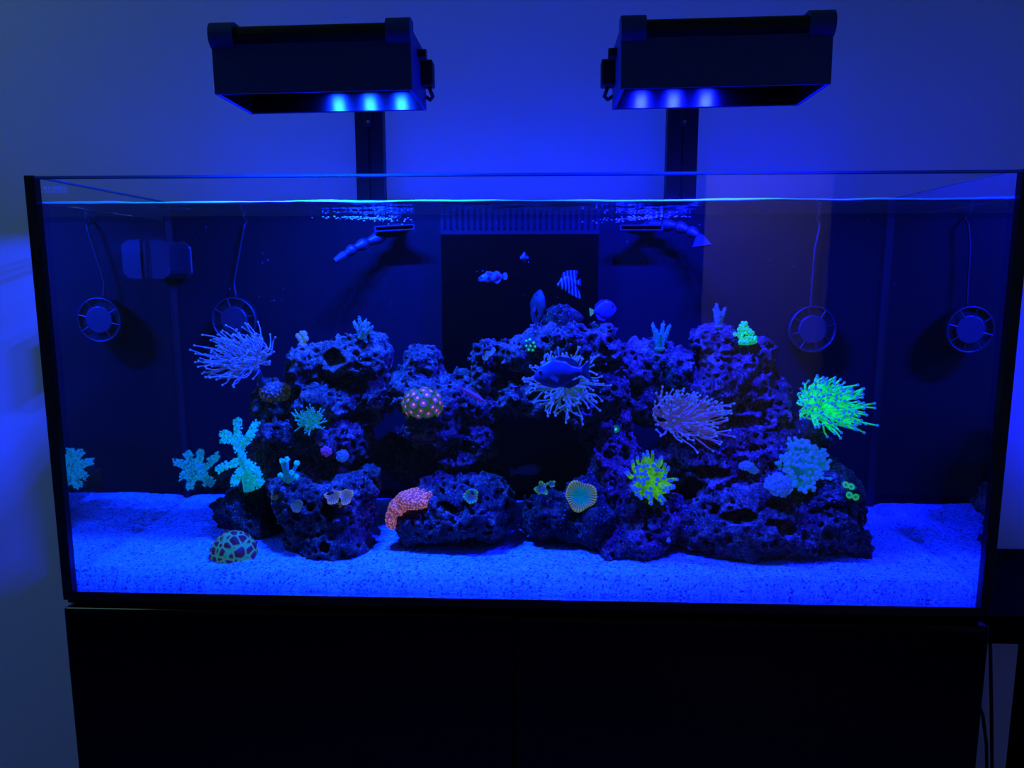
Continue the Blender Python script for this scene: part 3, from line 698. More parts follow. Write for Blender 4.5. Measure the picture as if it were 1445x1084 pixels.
# ------------------------------------------------------------------ corals
def rvec(): 
    v = Vector((rng.gauss(0,1), rng.gauss(0,1), rng.gauss(0,1))); return v.normalized()
def hug(o, centre, k=0.0025):
    """draw the buried side of a part back to where it grips the rock"""
    w = o.matrix_basis.translation + (origin_of(o.parent) if o.parent else Vector()); c = Vector(centre) - w
    for _ in range(24):
        P = np.array([tuple(v.co + w) for v in o.data.vertices]); bad = np.nonzero(field(P) < -k)[0]
        if not len(bad): break
        for i in bad: o.data.vertices[int(i)].co = c + (o.data.vertices[int(i)].co - c)*0.88
    o.data.update(); return o
def clear_of_rock(p, ax, k=0.001, step=0.0015, n=16):
    p = Vector(p)
    for _ in range(n):
        if float(field(np.array([tuple(p)]))[0]) > -k: break
        p = p + Vector(ax)*step
    return p
def tentacle_coral(name, label, px, py, n, length, rad, mats, spread=0.9, flow=(0,0,0), axis=None, size=14, stalk=True, tip=1.3, stalk_mat=None, cat='coral', droop=0.0, lift=0.010, group=None, seg=6, base_at=None, span=1.0):
    p, nr = surf(px, py); 
    if base_at is not None: p = Vector(base_at)
    ax = Vector(axis).normalized() if axis is not None else (Vector((0, -0.7, 0.7))*0.7 + nr*0.5).normalized()
    s = mpp(p.y); head = p + ax*lift
    root = empty(name, p, label, cat, group)
    x, y, z = frame_for(ax); R = size*s
    if stalk:
        MB().tube([p - ax*0.008, p + ax*lift*0.4, head], [R*0.45, R*0.42, R*0.7], 10).build('stalk', stalk_mat or M['coral_stalk'], root, smooth=True)
    hug(MB().ball(head, (R*0.8, R*0.8, R*0.6), 16, 9).build('flesh_disc', mats[0], root, smooth=True), clear_of_rock(head, ax))
    fl = Vector(flow); out = (ax*0.4 + Vector((0, -1, 0.15))).normalized()    # away from the reef, into open water
    for k in range(n):
        q = math.sqrt((k+0.5)/n); an = k*2.39996 + rng.uniform(-.25, .25)
        tilt = q*spread*1.55*span
        dr = (x*math.cos(an)*math.sin(tilt) + y*math.sin(an)*math.sin(tilt) + z*math.cos(tilt)).normalized()
        b0 = head + (x*math.cos(an) + y*math.sin(an))*R*0.75*q + z*R*0.35*(1-q)
        b0 = clear_of_rock(b0, out)
        L0 = length*s*rng.uniform(0.72, 1.12); best = None
        for trial in range(14):                          # a tentacle bends and shortens until it clears rock and glass
            L = L0*(1 - 0.055*trial); push = out*0.13*trial
            bend = fl*rng.uniform(0.7, 1.3) + rvec()*0.28 + Vector((0, 0, -droop)) + push; d2 = (dr + push*0.6).normalized()
            wob = rvec()*0.10; pts = []; rr = []
            for j in range(seg+1):
                t = j/seg
                pts.append(b0 + d2*L*t*(1-0.28*t) + bend*L*t*t*0.65 + wob*L*math.sin(t*5+k))
                rr.append(rad*s*(1.12-0.42*t))
            A = np.array([tuple(q_) for q_ in pts[2:]]); bad = np.maximum(rad*s*1.2 - field(A), 0).sum() + np.maximum(0.0125 - A[:, 1], 0).sum()*3 + np.maximum(np.abs(A[:, 0]) - XI + 0.003, 0).sum()*3
            if best is None or bad < best[0]: best = (bad, pts, rr)
            if bad <= 0: break
        bad, pts, rr = best
        d_ = (pts[-1]-pts[-2]).normalized(); rt = rad*s*tip
        mb = MB(); mb.tube(pts, rr, 6, 0, cap=False)
        mb.tube([pts[-1], pts[-1]+d_*rt*0.5, pts[-1]+d_*rt*1.25, pts[-1]+d_*rt*1.8], [rr[-1], rt, rt*0.9, rt*0.3], 6, 1)
        mb.build('tentacle', mats, root, smooth=True, base=b0)
    return root
def massive(name, label, blobs, mat, cell=0, amp=0.0, noise=0.0, h=0.0012, parent=None, part=None, seed=1, cat='coral', attr=True, group=None, floor_z=None):
    """lumpy coral head; blobs are (centre, radii)"""
    lo = np.min([np.array(c)-np.array(q) for c, q in blobs], 0) - 0.006; hi = np.max([np.array(c)+np.array(q) for c, q in blobs], 0) + 0.006
    n = np.ceil((hi-lo)/h).astype(int)+1
    G = np.stack(np.meshgrid(*[lo[k]+h*np.arange(n[k]) for k in range(3)], indexing='ij'), -1).astype(np.float32)
    d = None
    for c, q in blobs:
        e = ell(G, np.array(c), np.array(q)); d = e if d is None else smin(d, e, 0.005)
    if noise: d = d + noise*fbm(G, 90, 3, seed)
    if cell:
        bd = np.abs(d) < 0.006; P = G[bd]; F1, F2, Rr = worley(P, cell, seed); dd = d[bd]; d[bd] = dd + amp*(0.5-(F2-F1))*-1 if amp < 0 else dd - amp*(0.6-F1)
    nr_ = np.abs(d) < 0.03; cut = field(G[nr_]); d[nr_] = np.where(d[nr_] < 0.004, np.maximum(d[nr_], -(cut + 0.004)), d[nr_])   # hollowed where it grips the rock
    inn = d < -0.03; d[inn] = np.maximum(d[inn], -(field(G[inn]) + 0.004)) if inn.any() else d[inn]
    if floor_z is not None: d = np.maximum(d, floor_z - G[..., 2])
    d[0] = d[-1] = 1; d[:, 0] = d[:, -1] = 1; d[:, :, 0] = d[:, :, -1] = 1
    V, Q = main_pieces(*surface_nets(d, lo, h))
    at_ = None
    if cell: F1, F2, Rr = worley(V.astype(np.float32), cell, seed); at_ = (F2-F1) if amp < 0 else F1
    c = np.mean([b[0] for b in blobs], 0); base = (c[0], c[1], float(V[:, 2].min()))
    o = np_mesh(part or name, V, Q, mat, parent=parent, base=base, attr=at_)
    if parent is None: tag(o, label, cat, group)
    return o
def attr_mat(name, stops, es=0.0, rough=0.6, bump=0.25, blue=0.12):
    mt, nt, b, o = node_mat(name)
    a = N(nt, 'ShaderNodeAttribute', attribute_name='pattern'); r_ = ramp(nt, a.outputs['Fac'], stops)
    ab = N(nt, 'ShaderNodeMix'); ab.data_type = 'RGBA'; ab.blend_type = 'MULTIPLY'; ab.inputs[0].default_value = 1; ab.inputs[7].default_value = (1, 1, blue, 1); b.inputs['Specular IOR Level'].default_value = 0.12
    lk(nt, r_.outputs[0], ab.inputs[6]); lk(nt, ab.outputs[2], b.inputs['Base Color']); b.inputs['Roughness'].default_value = rough
    if es: lk(nt, r_.outputs[0], b.inputs['Emission Color']); b.inputs['Emission Strength'].default_value = es
    tc = N(nt, 'ShaderNodeTexCoord'); n2 = N(nt, 'ShaderNodeTexNoise'); n2.inputs['Scale'].default_value = 900; lk(nt, tc.outputs['Object'], n2.inputs['Vector'])
    bp = N(nt, 'ShaderNodeBump'); bp.inputs['Strength'].default_value = bump; bp.inputs['Distance'].default_value = 0.001
    lk(nt, n2.outputs[0], bp.inputs['Height']); lk(nt, bp.outputs[0], b.inputs['Normal'])
    return mt
def polyp_mesh(name, mats, R=1.0, n=14, fringe=True):
    """a zoanthid: short stem, cupped disc, centre and a fringe of small tentacles (unit size, +Z up)"""
    mb = MB()
    prof = [(0.45, -0.6, 0), (0.5, -0.1, 0), (0.95, 0.12, 0), (1.0, 0.2, 0), (0.82, 0.22, 1), (0.5, 0.10, 1), (0.32, 0.12, 2), (0.16, 0.22, 2), (0.0, 0.18, 2)]
    vs = []; k = len(prof)
    for i in range(n):
        a = 2*math.pi*i/n
        for (r_, z, m_) in prof: vs.append((r_*math.cos(a), r_*math.sin(a), z))
    for j in range(k-1):
        fs = [(i*k+j, ((i+1) % n)*k+j, ((i+1) % n)*k+j+1, i*k+j+1) for i in range(n)]
        mb.add(vs if j == 0 else [], [] if j else fs, prof[j][2]) if j == 0 else (mb.f.extend(fs), mb.mi.extend([prof[j][2]]*n))
    if fringe:
        for i in range(n*2):
            a = 2*math.pi*(i+.5)/(n*2); c_, s_ = math.cos(a), math.sin(a)
            mb.add([(0.9*c_-0.07*s_, 0.9*s_+0.07*c_, 0.16), (0.9*c_+0.07*s_, 0.9*s_-0.07*c_, 0.16), (1.28*c_, 1.28*s_, 0.34+0.1*(i % 2)), (0.95*c_, 0.95*s_, 0.05)], [(0,1,2), (1,3,2), (3,0,2)], 0)
    me = bpy.data.meshes.new(name); me.from_pydata(mb.v, [], mb.f)
    for m_ in mats: me.materials.append(m_)
    me.polygons.foreach_set('material_index', mb.mi); me.polygons.foreach_set('use_smooth', [True]*len(mb.f)); me.update()
    return me
def put_polyp(me, root, p, nrm, size, name='polyp'):
    o = link_mesh(name, me, root); x, y, z = frame_for(nrm); a = rng.uniform(0, 6.28)
    xx = x*math.cos(a) + y*math.sin(a); yy = z.cross(xx)
    o.matrix_local = Matrix.Translation(Vector(p)-origin_of(root)) @ Matrix(((xx.x, yy.x, z.x), (xx.y, yy.y, z.y), (xx.z, yy.z, z.z))).to_4x4() @ Matrix.Diagonal((size, size, size, 1))
    return o
def polyp_patch(name, label, px, py, pix, size, mats, matname, stem=None, cat='coral', tilt=0.5):
    """a few polyps standing where the pixels point, on one small mat"""
    p, nr = surf(px, py); root = empty(name, p, label, cat)
    me = polyp_mesh(matname, mats, fringe=True)
    pts = []
    for (x, y) in pix:
        q, n_ = surf(x, y)
        if abs(q.y - p.y) > 0.03: q = Vector(at(x, y, p.y)); n_ = nr
        pts.append((q, n_))
        up = (n_*0.4 + Vector((0, -0.9, 0.45))*tilt).normalized()
        put_polyp(me, root, q + up*size*mpp(p.y)*0.5, up, size*mpp(p.y))
    mb = MB()
    for q, n_ in pts: mb.ball(q, size*mpp(p.y)*0.55, 8, 5)
    mb.build('mat_tissue', stem or M['coral_stalk'], root, smooth=True)
    return root

M['coral_stalk'] = plain('coral_skeleton_stalk', (0.05, 0.075, 0.07), 0.7, vary=.4, vscale=120, bump=.4)
M['stalk_blue'] = plain('bluish_coral_stalk', (0.05, 0.09, 0.09), 0.7, vary=.3, vscale=120, emit=(0.0, 0.10, 0.35), es=.25)
M['t_purple'] = plain('purple_blue_tentacle', (0.10, 0.12, 0.13), 0.5, emit=(0.02, 0.07, 0.40), es=.35, vary=.3)
M['t_purple_tip'] = plain('pale_blue_tip', (0.06, 0.10, 0.09), 0.4, emit=(0.03, 0.16, 0.75), es=.45)
M['t_mauve'] = plain('mauve_tentacle', (0.12, 0.10, 0.11), 0.5, emit=(0.07, 0.07, 0.38), es=.35, vary=.3)
M['t_grey'] = plain('grey_blue_tentacle', (0.10, 0.13, 0.12), 0.5, emit=(0.03, 0.13, 0.34), es=.30, vary=.3)
M['t_green'] = fluor('bright_green_tentacle', (0.003, 0.58, 0.20), .62, vary=.6, vscale=140)
M['t_green_tip'] = plain('blue_tip_on_green', (0.01, 0.03, 0.03), 0.5, emit=(0.01, 0.16, 0.9), es=.7)
M['t_lime'] = fluor('yellow_green_tentacle', (0.06, 0.36, 0.02), .55, vary=.6, vscale=150)
M['t_lime_tip'] = plain('violet_blue_tip', (0.01, 0.02, 0.03), 0.5, emit=(0.01, 0.08, 0.95), es=.7)
M['t_frog'] = plain('teal_blue_tentacle', (0.02, 0.07, 0.06), 0.5, emit=(0.0, 0.14, 0.34), es=.5, vary=.4)
M['t_frog_tip'] = plain('blue_frogspawn_tip', (0.03, 0.06, 0.07), 0.4, emit=(0.01, 0.12, 0.9), es=.6)
M['t_teal'] = fluor('teal_polyp', (0.004, 0.20, 0.30), .50, vary=.5, vscale=160, bb=.4)
M['soft'] = fluor('teal_soft_coral', (0.002, 0.40, 0.60), .50, vary=.5, vscale=330, bump=.4, bb=.45)
M['soft_in'] = fluor('teal_soft_coral_branch', (0.002, 0.34, 0.46), .50, vary=.3, vscale=200, bb=.35)
M['soft_dim'] = fluor('blue_teal_soft_coral', (0.002, 0.26, 0.62), .45, vary=.5, vscale=330, bb=.5)
M['soft_in_dim'] = fluor('blue_teal_soft_branch', (0.002, 0.14, 0.34), .42, vary=.3, vscale=200, bb=.4)

# long torch coral at the side of the stack
tentacle_coral('torch_coral', 'blue-violet torch coral with long drifting tentacles beside the cratered rock', 374, 548, 150, 60, 1.25, [M['t_purple'], M['t_purple_tip']], spread=1.0, flow=(-0.45, 0, 0.02), axis=(-0.12, -0.35, 0.55), size=13, lift=0.050, seg=7)
tentacle_coral('torch_coral', 'mauve-blue torch coral with long swaying tentacles between column and peak rock', 952, 606, 180, 66, 1.45, [M['t_mauve'], M['t_purple_tip']], spread=0.95, flow=(0.40, 0, 0.12), axis=(0.10, -0.5, 0.6), size=18, lift=0.024, stalk_mat=M['stalk_blue'], seg=7)
tentacle_coral('hammer_coral', 'grey-blue tentacle coral on the arch behind the large blue fish', 797, 545, 150, 50, 1.45, [M['t_grey'], M['t_purple_tip']], spread=1.0, flow=(0.0, -0.05, 0.0), axis=(0, -0.9, 0.35), size=20, lift=0.010, stalk=False)
tentacle_coral('torch_coral', 'bright green torch coral with sweeping tentacles on a stalk next to the side pane', 1146, 596, 200, 46, 1.6, [M['t_green'], M['t_green_tip']], spread=1.0, flow=(0.50, 0, -0.10), axis=(0.05, -0.45, 0.6), size=18, lift=0.030, seg=7)
tentacle_coral('bubble_tip_anemone', 'yellow-green anemone with violet-blue tips on the column rock', 911, 684, 100, 34, 3.1, [M['t_lime'], M['t_lime_tip']], spread=1.0, flow=(0.0, 0, 0.12), axis=(0.0, -0.85, 0.45), size=20, lift=0.006, stalk=False, tip=0.85, cat='anemone')
tentacle_coral('frogspawn_coral', 'teal-blue frogspawn coral dome of short blunt tentacles on the huge boulder', 1124, 664, 230, 22, 2.5, [M['t_frog'], M['t_frog_tip']], spread=0.95, flow=(0, 0, 0.05), axis=(0.05, -0.75, 0.70), size=38, lift=0.012, stalk=False, tip=1.15, seg=4)
tentacle_coral('duncan_coral', 'wispy teal polyp coral in the middle of the rock stack', 440, 598, 90, 26, 1.2, [M['t_teal'], M['t_teal']], spread=0.9, flow=(0.25, 0, 0.35), axis=(0.05, -0.7, 0.6), size=13, lift=0.006, stalk=False, tip=1.0)

# branching soft corals with tufted polyps
def soft_tree(label, px, py, branches, mats, polyp=0.85, base_r=6.0, Y=None, name='tree_coral', dens=1.0):
    p, nr = surf(px, py)
    if Y is not None: p = Vector(at(px, py, Y))
    s = mpp(p.y); root = empty(name, p, label, 'coral', 'tufted teal soft corals')
    tufts = MB()
    for bi, br in enumerate(branches):
        pts = [Vector(at(x, y, p.y + dy)) for (x, y, dy) in br['p']]
        P = []
        for i in range(len(pts)-1):
            for t in np.linspace(0, 1, 4)[:-1]: P.append(pts[i].lerp(pts[i+1], t) + rvec()*0.0006)
        P.append(pts[-1]); k = len(P)
        rad = [br['r']*s*(1-0.55*i/(k-1)) for i in range(k)]
        MB().tube(P, rad, 8).build(br.get('n', 'branch'), mats[1], root, smooth=True)
        L = sum((P[i+1]-P[i]).length for i in range(k-1))
        nt2 = int(L/s*br.get('d', 1.5)*dens)
        for q in range(nt2):
            t = br.get('t0', 0.15) + (1-br.get('t0', 0.15))*rng.random(); f = t*(k-1); i = min(int(f), k-2); c = P[i].lerp(P[i+1], f-i)
            tan = (P[i+1]-P[i]).normalized(); dv = rvec(); dv = (dv - tan*dv.dot(tan)*0.6).normalized(); rr = rad[i]
            b0 = c + dv*rr*0.85; ln = br.get('l', 5.0)*s*rng.uniform(0.6, 1.1); e = b0 + dv*ln
            tufts.tube([b0, b0.lerp(e, .6)], [0.9*s*polyp, 0.8*s*polyp], 4, cap=False)
            for _ in range(6):
                w = (dv + rvec()*0.95).normalized()
                tufts.tube([b0.lerp(e, .55), b0.lerp(e, .55) + w*2.9*s*polyp], [0.85*s*polyp, 0.5*s*polyp], 4)
    t = tufts.build('polyp_tufts', mats[0], root, smooth=True); t['kind'] = 'stuff'
    return root
soft_tree('bright teal soft coral tree with tufted branches standing upright beside the dark boulder', 352, 690, [
    {'n': 'trunk', 'p': [(352, 692, 0), (346, 664, -.004), (340, 640, -.006), (336, 622, -.006)], 'r': 9, 'd': 0.9, 't0': .25},
    {'p': [(338, 628, -.006), (335, 608, -.004), (335, 591, 0)], 'r': 3.6, 'd': 2.1, 't0': .1},
    {'p': [(342, 632, -.006), (354, 615, -.004), (361, 597, 0)], 'r': 3.6, 'd': 2.1},
    {'p': [(337, 634, -.006), (322, 616, -.012), (316, 610, -.012), (315, 626, -.016)], 'r': 3.6, 'd': 2.1},
    {'p': [(342, 650, -.006), (322, 655, -.012), (306, 664, -.014)], 'r': 3.6, 'd': 2.0},
    {'p': [(345, 660, -.006), (332, 674, -.014), (331, 684, -.016)], 'r': 3.6, 'd': 2.1},
    {'p': [(347, 655, -.006), (362, 663, -.012), (364, 680, -.014)], 'r': 6, 'd': 1.9},
    {'p': [(350, 668, -.006), (361, 685, -.012), (370, 678, -.014)], 'r': 3.6, 'd': 1.9}], [M['soft'], M['soft_in']], Y=.135)
soft_tree('bushy teal-blue soft coral leaning out low beside the small dark stone', 292, 682, [
    {'n': 'trunk', 'p': [(300, 684, 0), (286, 672, -.006), (276, 660, -.010)], 'r': 7, 'd': 2.0},
    {'p': [(280, 664, -.008), (262, 656, -.014), (246, 652, -.014)], 'r': 3.0, 'd': 2.6},
    {'p': [(278, 662, -.010), (268, 645, -.014), (262, 638, -.012)], 'r': 3.0, 'd': 2.6},
    {'p': [(280, 660, -.010), (282, 646, -.010), (284, 636, -.006)], 'r': 3.0, 'd': 2.6},
    {'p': [(284, 664, -.008), (298, 650, -.010), (308, 642, -.006)], 'r': 3.0, 'd': 2.6},
    {'p': [(276, 664, -.010), (262, 668, -.018), (254, 676, -.018)], 'r': 3.0, 'd': 2.6},
    {'p': [(276, 666, -.010), (268, 680, -.018), (268, 690, -.018)], 'r': 4.5, 'd': 2.6},
    {'p': [(290, 672, -.006), (284, 668, -.020), (280, 656, -.024)], 'r': 3.0, 'd': 2.6}], [M['soft_dim'], M['soft_in_dim']], Y=.180)
def trumpet():
    p, nr = surf(407, 680); s = mpp(p.y); root = empty('trumpet_coral', p, 'small pale teal coral with three tufted stems on the rock stack', 'coral')
    for (x, y) in ((398, 652), (405, 650), (419, 655), (396, 672), (412, 668), (418, 674)):
        e = Vector(at(x, y, p.y-0.008)); MB().tube([p, p.lerp(e, .5)+Vector((0,-.002,0)), e], [3.2*s, 2.6*s, 2.8*s], 8).build('stem', M['soft_in_dim'], root, smooth=True)
        mb = MB()
        for k in range(16): mb.ball(e + (rvec()+Vector((0,0,.5)))*3.0*s, 1.7*s, 6, 4)
        mb.build('polyp_head', M['soft'], root, smooth=True)
trumpet()

# stony corals
def acropora(label, px, py, tips, r0, mat, Y=None):
    p, nr = surf(px, py); 
    if Y is not None: p = Vector(at(px, py, Y))
    s = mpp(p.y); root = empty('branching_coral', p - Vector((0, 0, .004)), label, 'coral', 'branching stony corals')
    MB().ball(p, (r0*2.2*s, r0*2.0*s, r0*1.1*s), 10, 6).build('crust', mat, root, smooth=True)
    for (x, y, dy) in tips:
        e = Vector(at(x, y, p.y + dy)); mb = MB(); k = 7
        P = [p.lerp(e, i/(k-1)) for i in range(k)]; mb.tube(P, [r0*s*(1.1-0.45*i/(k-1)) for i in range(k)], 8)
        for q in range(46):
            t = rng.uniform(.1, 1.02); c = p.lerp(e, t); dv = rvec(); tn = (e-p).normalized(); dv = (dv - tn*dv.dot(tn)).normalized() if t < .97 else (dv+tn).normalized()
            mb.ball(c + dv*r0*s*(1.05-.45*t), 1.25*s, 5, 4)
        mb.build('branch', mat, root, smooth=True)
M['acro_blue'] = plain('pale_blue_stony_coral', (0.06, 0.09, 0.08), 0.7, emit=(0.01, 0.12, 0.32), es=.35)
M['acro_teal'] = plain('grey_teal_stony_coral', (0.05, 0.09, 0.07), 0.7, emit=(0.0, 0.13, 0.26), es=.35)
M['acro_dull'] = plain('dull_olive_stony_coral', (0.035, 0.06, 0.05), 0.7, emit=(0.01, 0.07, 0.14), es=.35)
M['acro_pale'] = plain('pale_grey_stony_coral', (0.06, 0.11, 0.09), 0.7, emit=(0.06, 0.20, 0.30), es=.45)
acropora('bushy pale blue branching coral on the cratered rock', 511, 476, [(503,460,0),(507,449,-.006),(511,458,-.012),(516,452,.004),(521,455,-.006),(525,462,-.01),(499,454,.006),(513,465,-.016)], 3.2, M['acro_blue'])
acropora('teal-grey finger coral with three upright branches on the knobbly ridge', 931, 492, [(921,458,0),(926,466,-.006),(936,456,.004),(945,460,-.002),(932,470,-.01)], 3.6, M['acro_teal'])
acropora('dull olive finger coral on top of the pitted peak rock', 1014, 461, [(1008,437,.004),(1011,430,0),(1016,440,-.006),(1023,436,0)], 3.2, M['acro_dull'])
def knobby(label, px, py, balls, mat, base=None, Y=None, name='stub_coral', grp=None):
    p, nr = surf(px, py)
    if Y is not None: p = Vector(at(px, py, Y))
    s = mpp(p.y); root = empty(name, p - Vector((0, 0, .003)), label, 'coral', grp)
    if base: MB().ball(p, (base[0]*s, base[0]*.8*s, base[1]*s), 16, 8).build('crust', mat, root, smooth=True)
    for (x, y, dy, r_) in balls:
        c = Vector(at(x, y, p.y + dy)); MB().ball(c, (r_*s, r_*s, r_*s*1.15), 10, 7).build('lobe', mat, root, smooth=True)
knobby('knobbly pale grey stub coral on the edge of the cratered rock', 427, 487, [(427,484,0,5),(424,478,0,4.5),(429,472,0,5),(420,474,0,3.5),(432,478,-.004,4),(425,470,0,3)], M['acro_pale'], (7, 4))
bl = []
for row, (y, hw, n) in enumerate([(476, 16, 8), (471, 12, 6), (466, 8, 5), (461, 5, 3), (457, 2, 2)]):
    for k in range(n): bl.append((1050 + (k/(max(n-1, 1))-.5)*2*hw + rng.uniform(-1, 1), y + rng.uniform(-1.5, 1.5), rng.uniform(-.016, .006)*(1 - row*.17), rng.uniform(2.5, 3.2)))
M['neon'] = fluor('neon_green_coral', (0.01, 0.66, 0.30), .50, vary=.6, vscale=300)
knobby('neon green pyramid of stubby knobs on the pitted peak rock', 1050, 482, bl, M['neon'], (20, 5), name='knob_coral')

# massive corals
def head_blobs(px, py, lst, dy=0.0):
    p, nr = surf(px, py); s = mpp(p.y); return p, [((at(x, y, p.y + dy + d)), np.array([rx*s, rd, ry*s])) for (x, y, d, rx, ry, rd) in lst]
M['brain'] = attr_mat('green_ridged_brain_coral', [(0.06, (0.015, 0.24, 0.20)), (0.14, (0.02, 0.18, 0.15)), (0.24, (0.025, 0.012, 0.05)), (0.8, (0.02, 0.008, 0.035))], es=.5, bump=.5)
sp_ = on_z(318, 796, 0.0385); s_ = mpp(sp_[1])
massive('brain_coral', 'green and purple brain coral dome sitting on the sand', [((sp_[0]+.0005, sp_[1]+.028, 0.044), np.array([37*s_, .030, 36*s_]))], M['brain'], cell=88, amp=-.0045, h=.0011, seed=4, floor_z=.033)
M['gonio'] = attr_mat('blue_polyp_dome', [(0.12, (0.16, 0.26, 0.22)), (0.5, (0.03, 0.05, 0.06))], es=.15, blue=0.5)
p, B_ = head_blobs(388, 556, [(389, 554, .002, 23, 15, .022)])
massive('polyp_dome_coral', 'dome of small blue-grey polyps on the rounded rock', B_, M['gonio'], cell=260, amp=.004, h=.0010, seed=7)
M['pink'] = attr_mat('salmon_pink_encrusting', [(0.1, (0.56, 0.26, 0.32)), (0.35, (0.36, 0.12, 0.20)), (0.6, (0.14, 0.04, 0.08))], es=.75)
p, B_ = head_blobs(585, 712, [(592, 698, .012, 20, 9, .020), (575, 703, .006, 17, 10, .018), (561, 716, .004, 13, 13, .016), (553, 732, .004, 9, 16, .014), (598, 707, .004, 13, 8, .016), (584, 708, .003, 22, 11, .018), (604, 696, .010, 9, 7, .016)])
massive('encrusting_coral', 'salmon pink encrusting coral wrapped over the broad boulder', B_, M['pink'], cell=330, amp=.0028, h=.0010, seed=9)
M['bubble'] = attr_mat('lavender_blue_bubbles', [(0.1, (0.14, 0.20, 0.20)), (0.6, (0.05, 0.07, 0.08))], es=.7)
mt = M['bubble']; mt.node_tree.nodes['Principled BSDF'].inputs['Emission Strength'].default_value = 0.0
M['lav'] = plain('lavender_coral', (0.05, 0.08, 0.09), 0.6, emit=(0.012, 0.08, 0.62), es=.5, vary=.3, vscale=200, spec=.15)
p, B_ = head_blobs(1100, 688, [(1098, 685, -.024, 17, 16, .018)])
massive('bubble_coral', 'lumpy powder blue dome coral below the frogspawn coral', B_, M['lav'], cell=170, amp=.006, h=.0010, seed=12)
p, B_ = head_blobs(1060, 664, [(1052, 658, -.004, 9, 5, .009), (1064, 663, -.004, 7, 5, .008), (1058, 656, -.004, 8, 4, .008)])
massive('crust_coral', 'small frilly lavender coral on the tumbled rock', B_, M['lav'], cell=330, amp=.005, h=.0009, seed=14)
p, B_ = head_blobs(462, 637, [(461, 636, -.002, 8, 8, .008)])
M['violet'] = plain('violet_coral', (0.07, 0.04, 0.07), 0.6, emit=(0.10, 0.03, 0.45), es=.35, vary=.4, vscale=250)
massive('button_coral', 'small round violet coral in the middle rock stack', B_, M['violet'], cell=300, amp=.004, h=.0009, seed=15)
p, B_ = head_blobs(483, 642, [(483, 643, -.002, 9, 9, .008)])
massive('button_coral', 'small round grey-blue coral next to the violet one', B_, M['lav'], cell=300, amp=.004, h=.0009, seed=16)

# discs and mushrooms
def disc_mat(name, c_in, c_out, es, rays=34):
    mt, nt, b, o = node_mat(name); tc = N(nt, 'ShaderNodeTexCoord'); sx = N(nt, 'ShaderNodeSeparateXYZ'); lk(nt, tc.outputs['Object'], sx.inputs[0])
    an = N(nt, 'ShaderNodeMath', operation='ARCTAN2'); lk(nt, sx.outputs[1], an.inputs[0]); lk(nt, sx.outputs[0], an.inputs[1])
    ml = N(nt, 'ShaderNodeMath', operation='MULTIPLY'); lk(nt, an.outputs[0], ml.inputs[0]); ml.inputs[1].default_value = rays
    sn = N(nt, 'ShaderNodeMath', operation='SINE'); lk(nt, ml.outputs[0], sn.inputs[0])
    ln = N(nt, 'ShaderNodeVectorMath', operation='LENGTH'); lk(nt, tc.outputs['Object'], ln.inputs[0])
    rr = ramp(nt, ln.outputs['Value'], [(0.45, c_in), (0.85, c_out), (1.0, tuple(c*1.6 for c in c_out))])
    rs = ramp(nt, sn.outputs[0], [(0.0, (0.35, 0.35, 0.35)), (0.6, (1, 1, 1))])
    mx = N(nt, 'ShaderNodeMix'); mx.data_type = 'RGBA'; mx.blend_type = 'MULTIPLY'; mx.inputs[0].default_value = 0.85
    lk(nt, rr.outputs[0], mx.inputs[6]); lk(nt, rs.outputs[0], mx.inputs[7]); 
    ab = N(nt, 'ShaderNodeMix'); ab.data_type = 'RGBA'; ab.blend_type = 'MULTIPLY'; ab.inputs[0].default_value = 1; ab.inputs[7].default_value = (1, 1, .08, 1); b.inputs['Specular IOR Level'].default_value = 0.1
    lk(nt, mx.outputs[2], ab.inputs[6]); lk(nt, ab.outputs[2], b.inputs['Base Color']); lk(nt, mx.outputs[2], b.inputs['Emission Color'])
    b.inputs['Emission Strength'].default_value = es; b.inputs['Roughness'].default_value = 0.5
    return mt
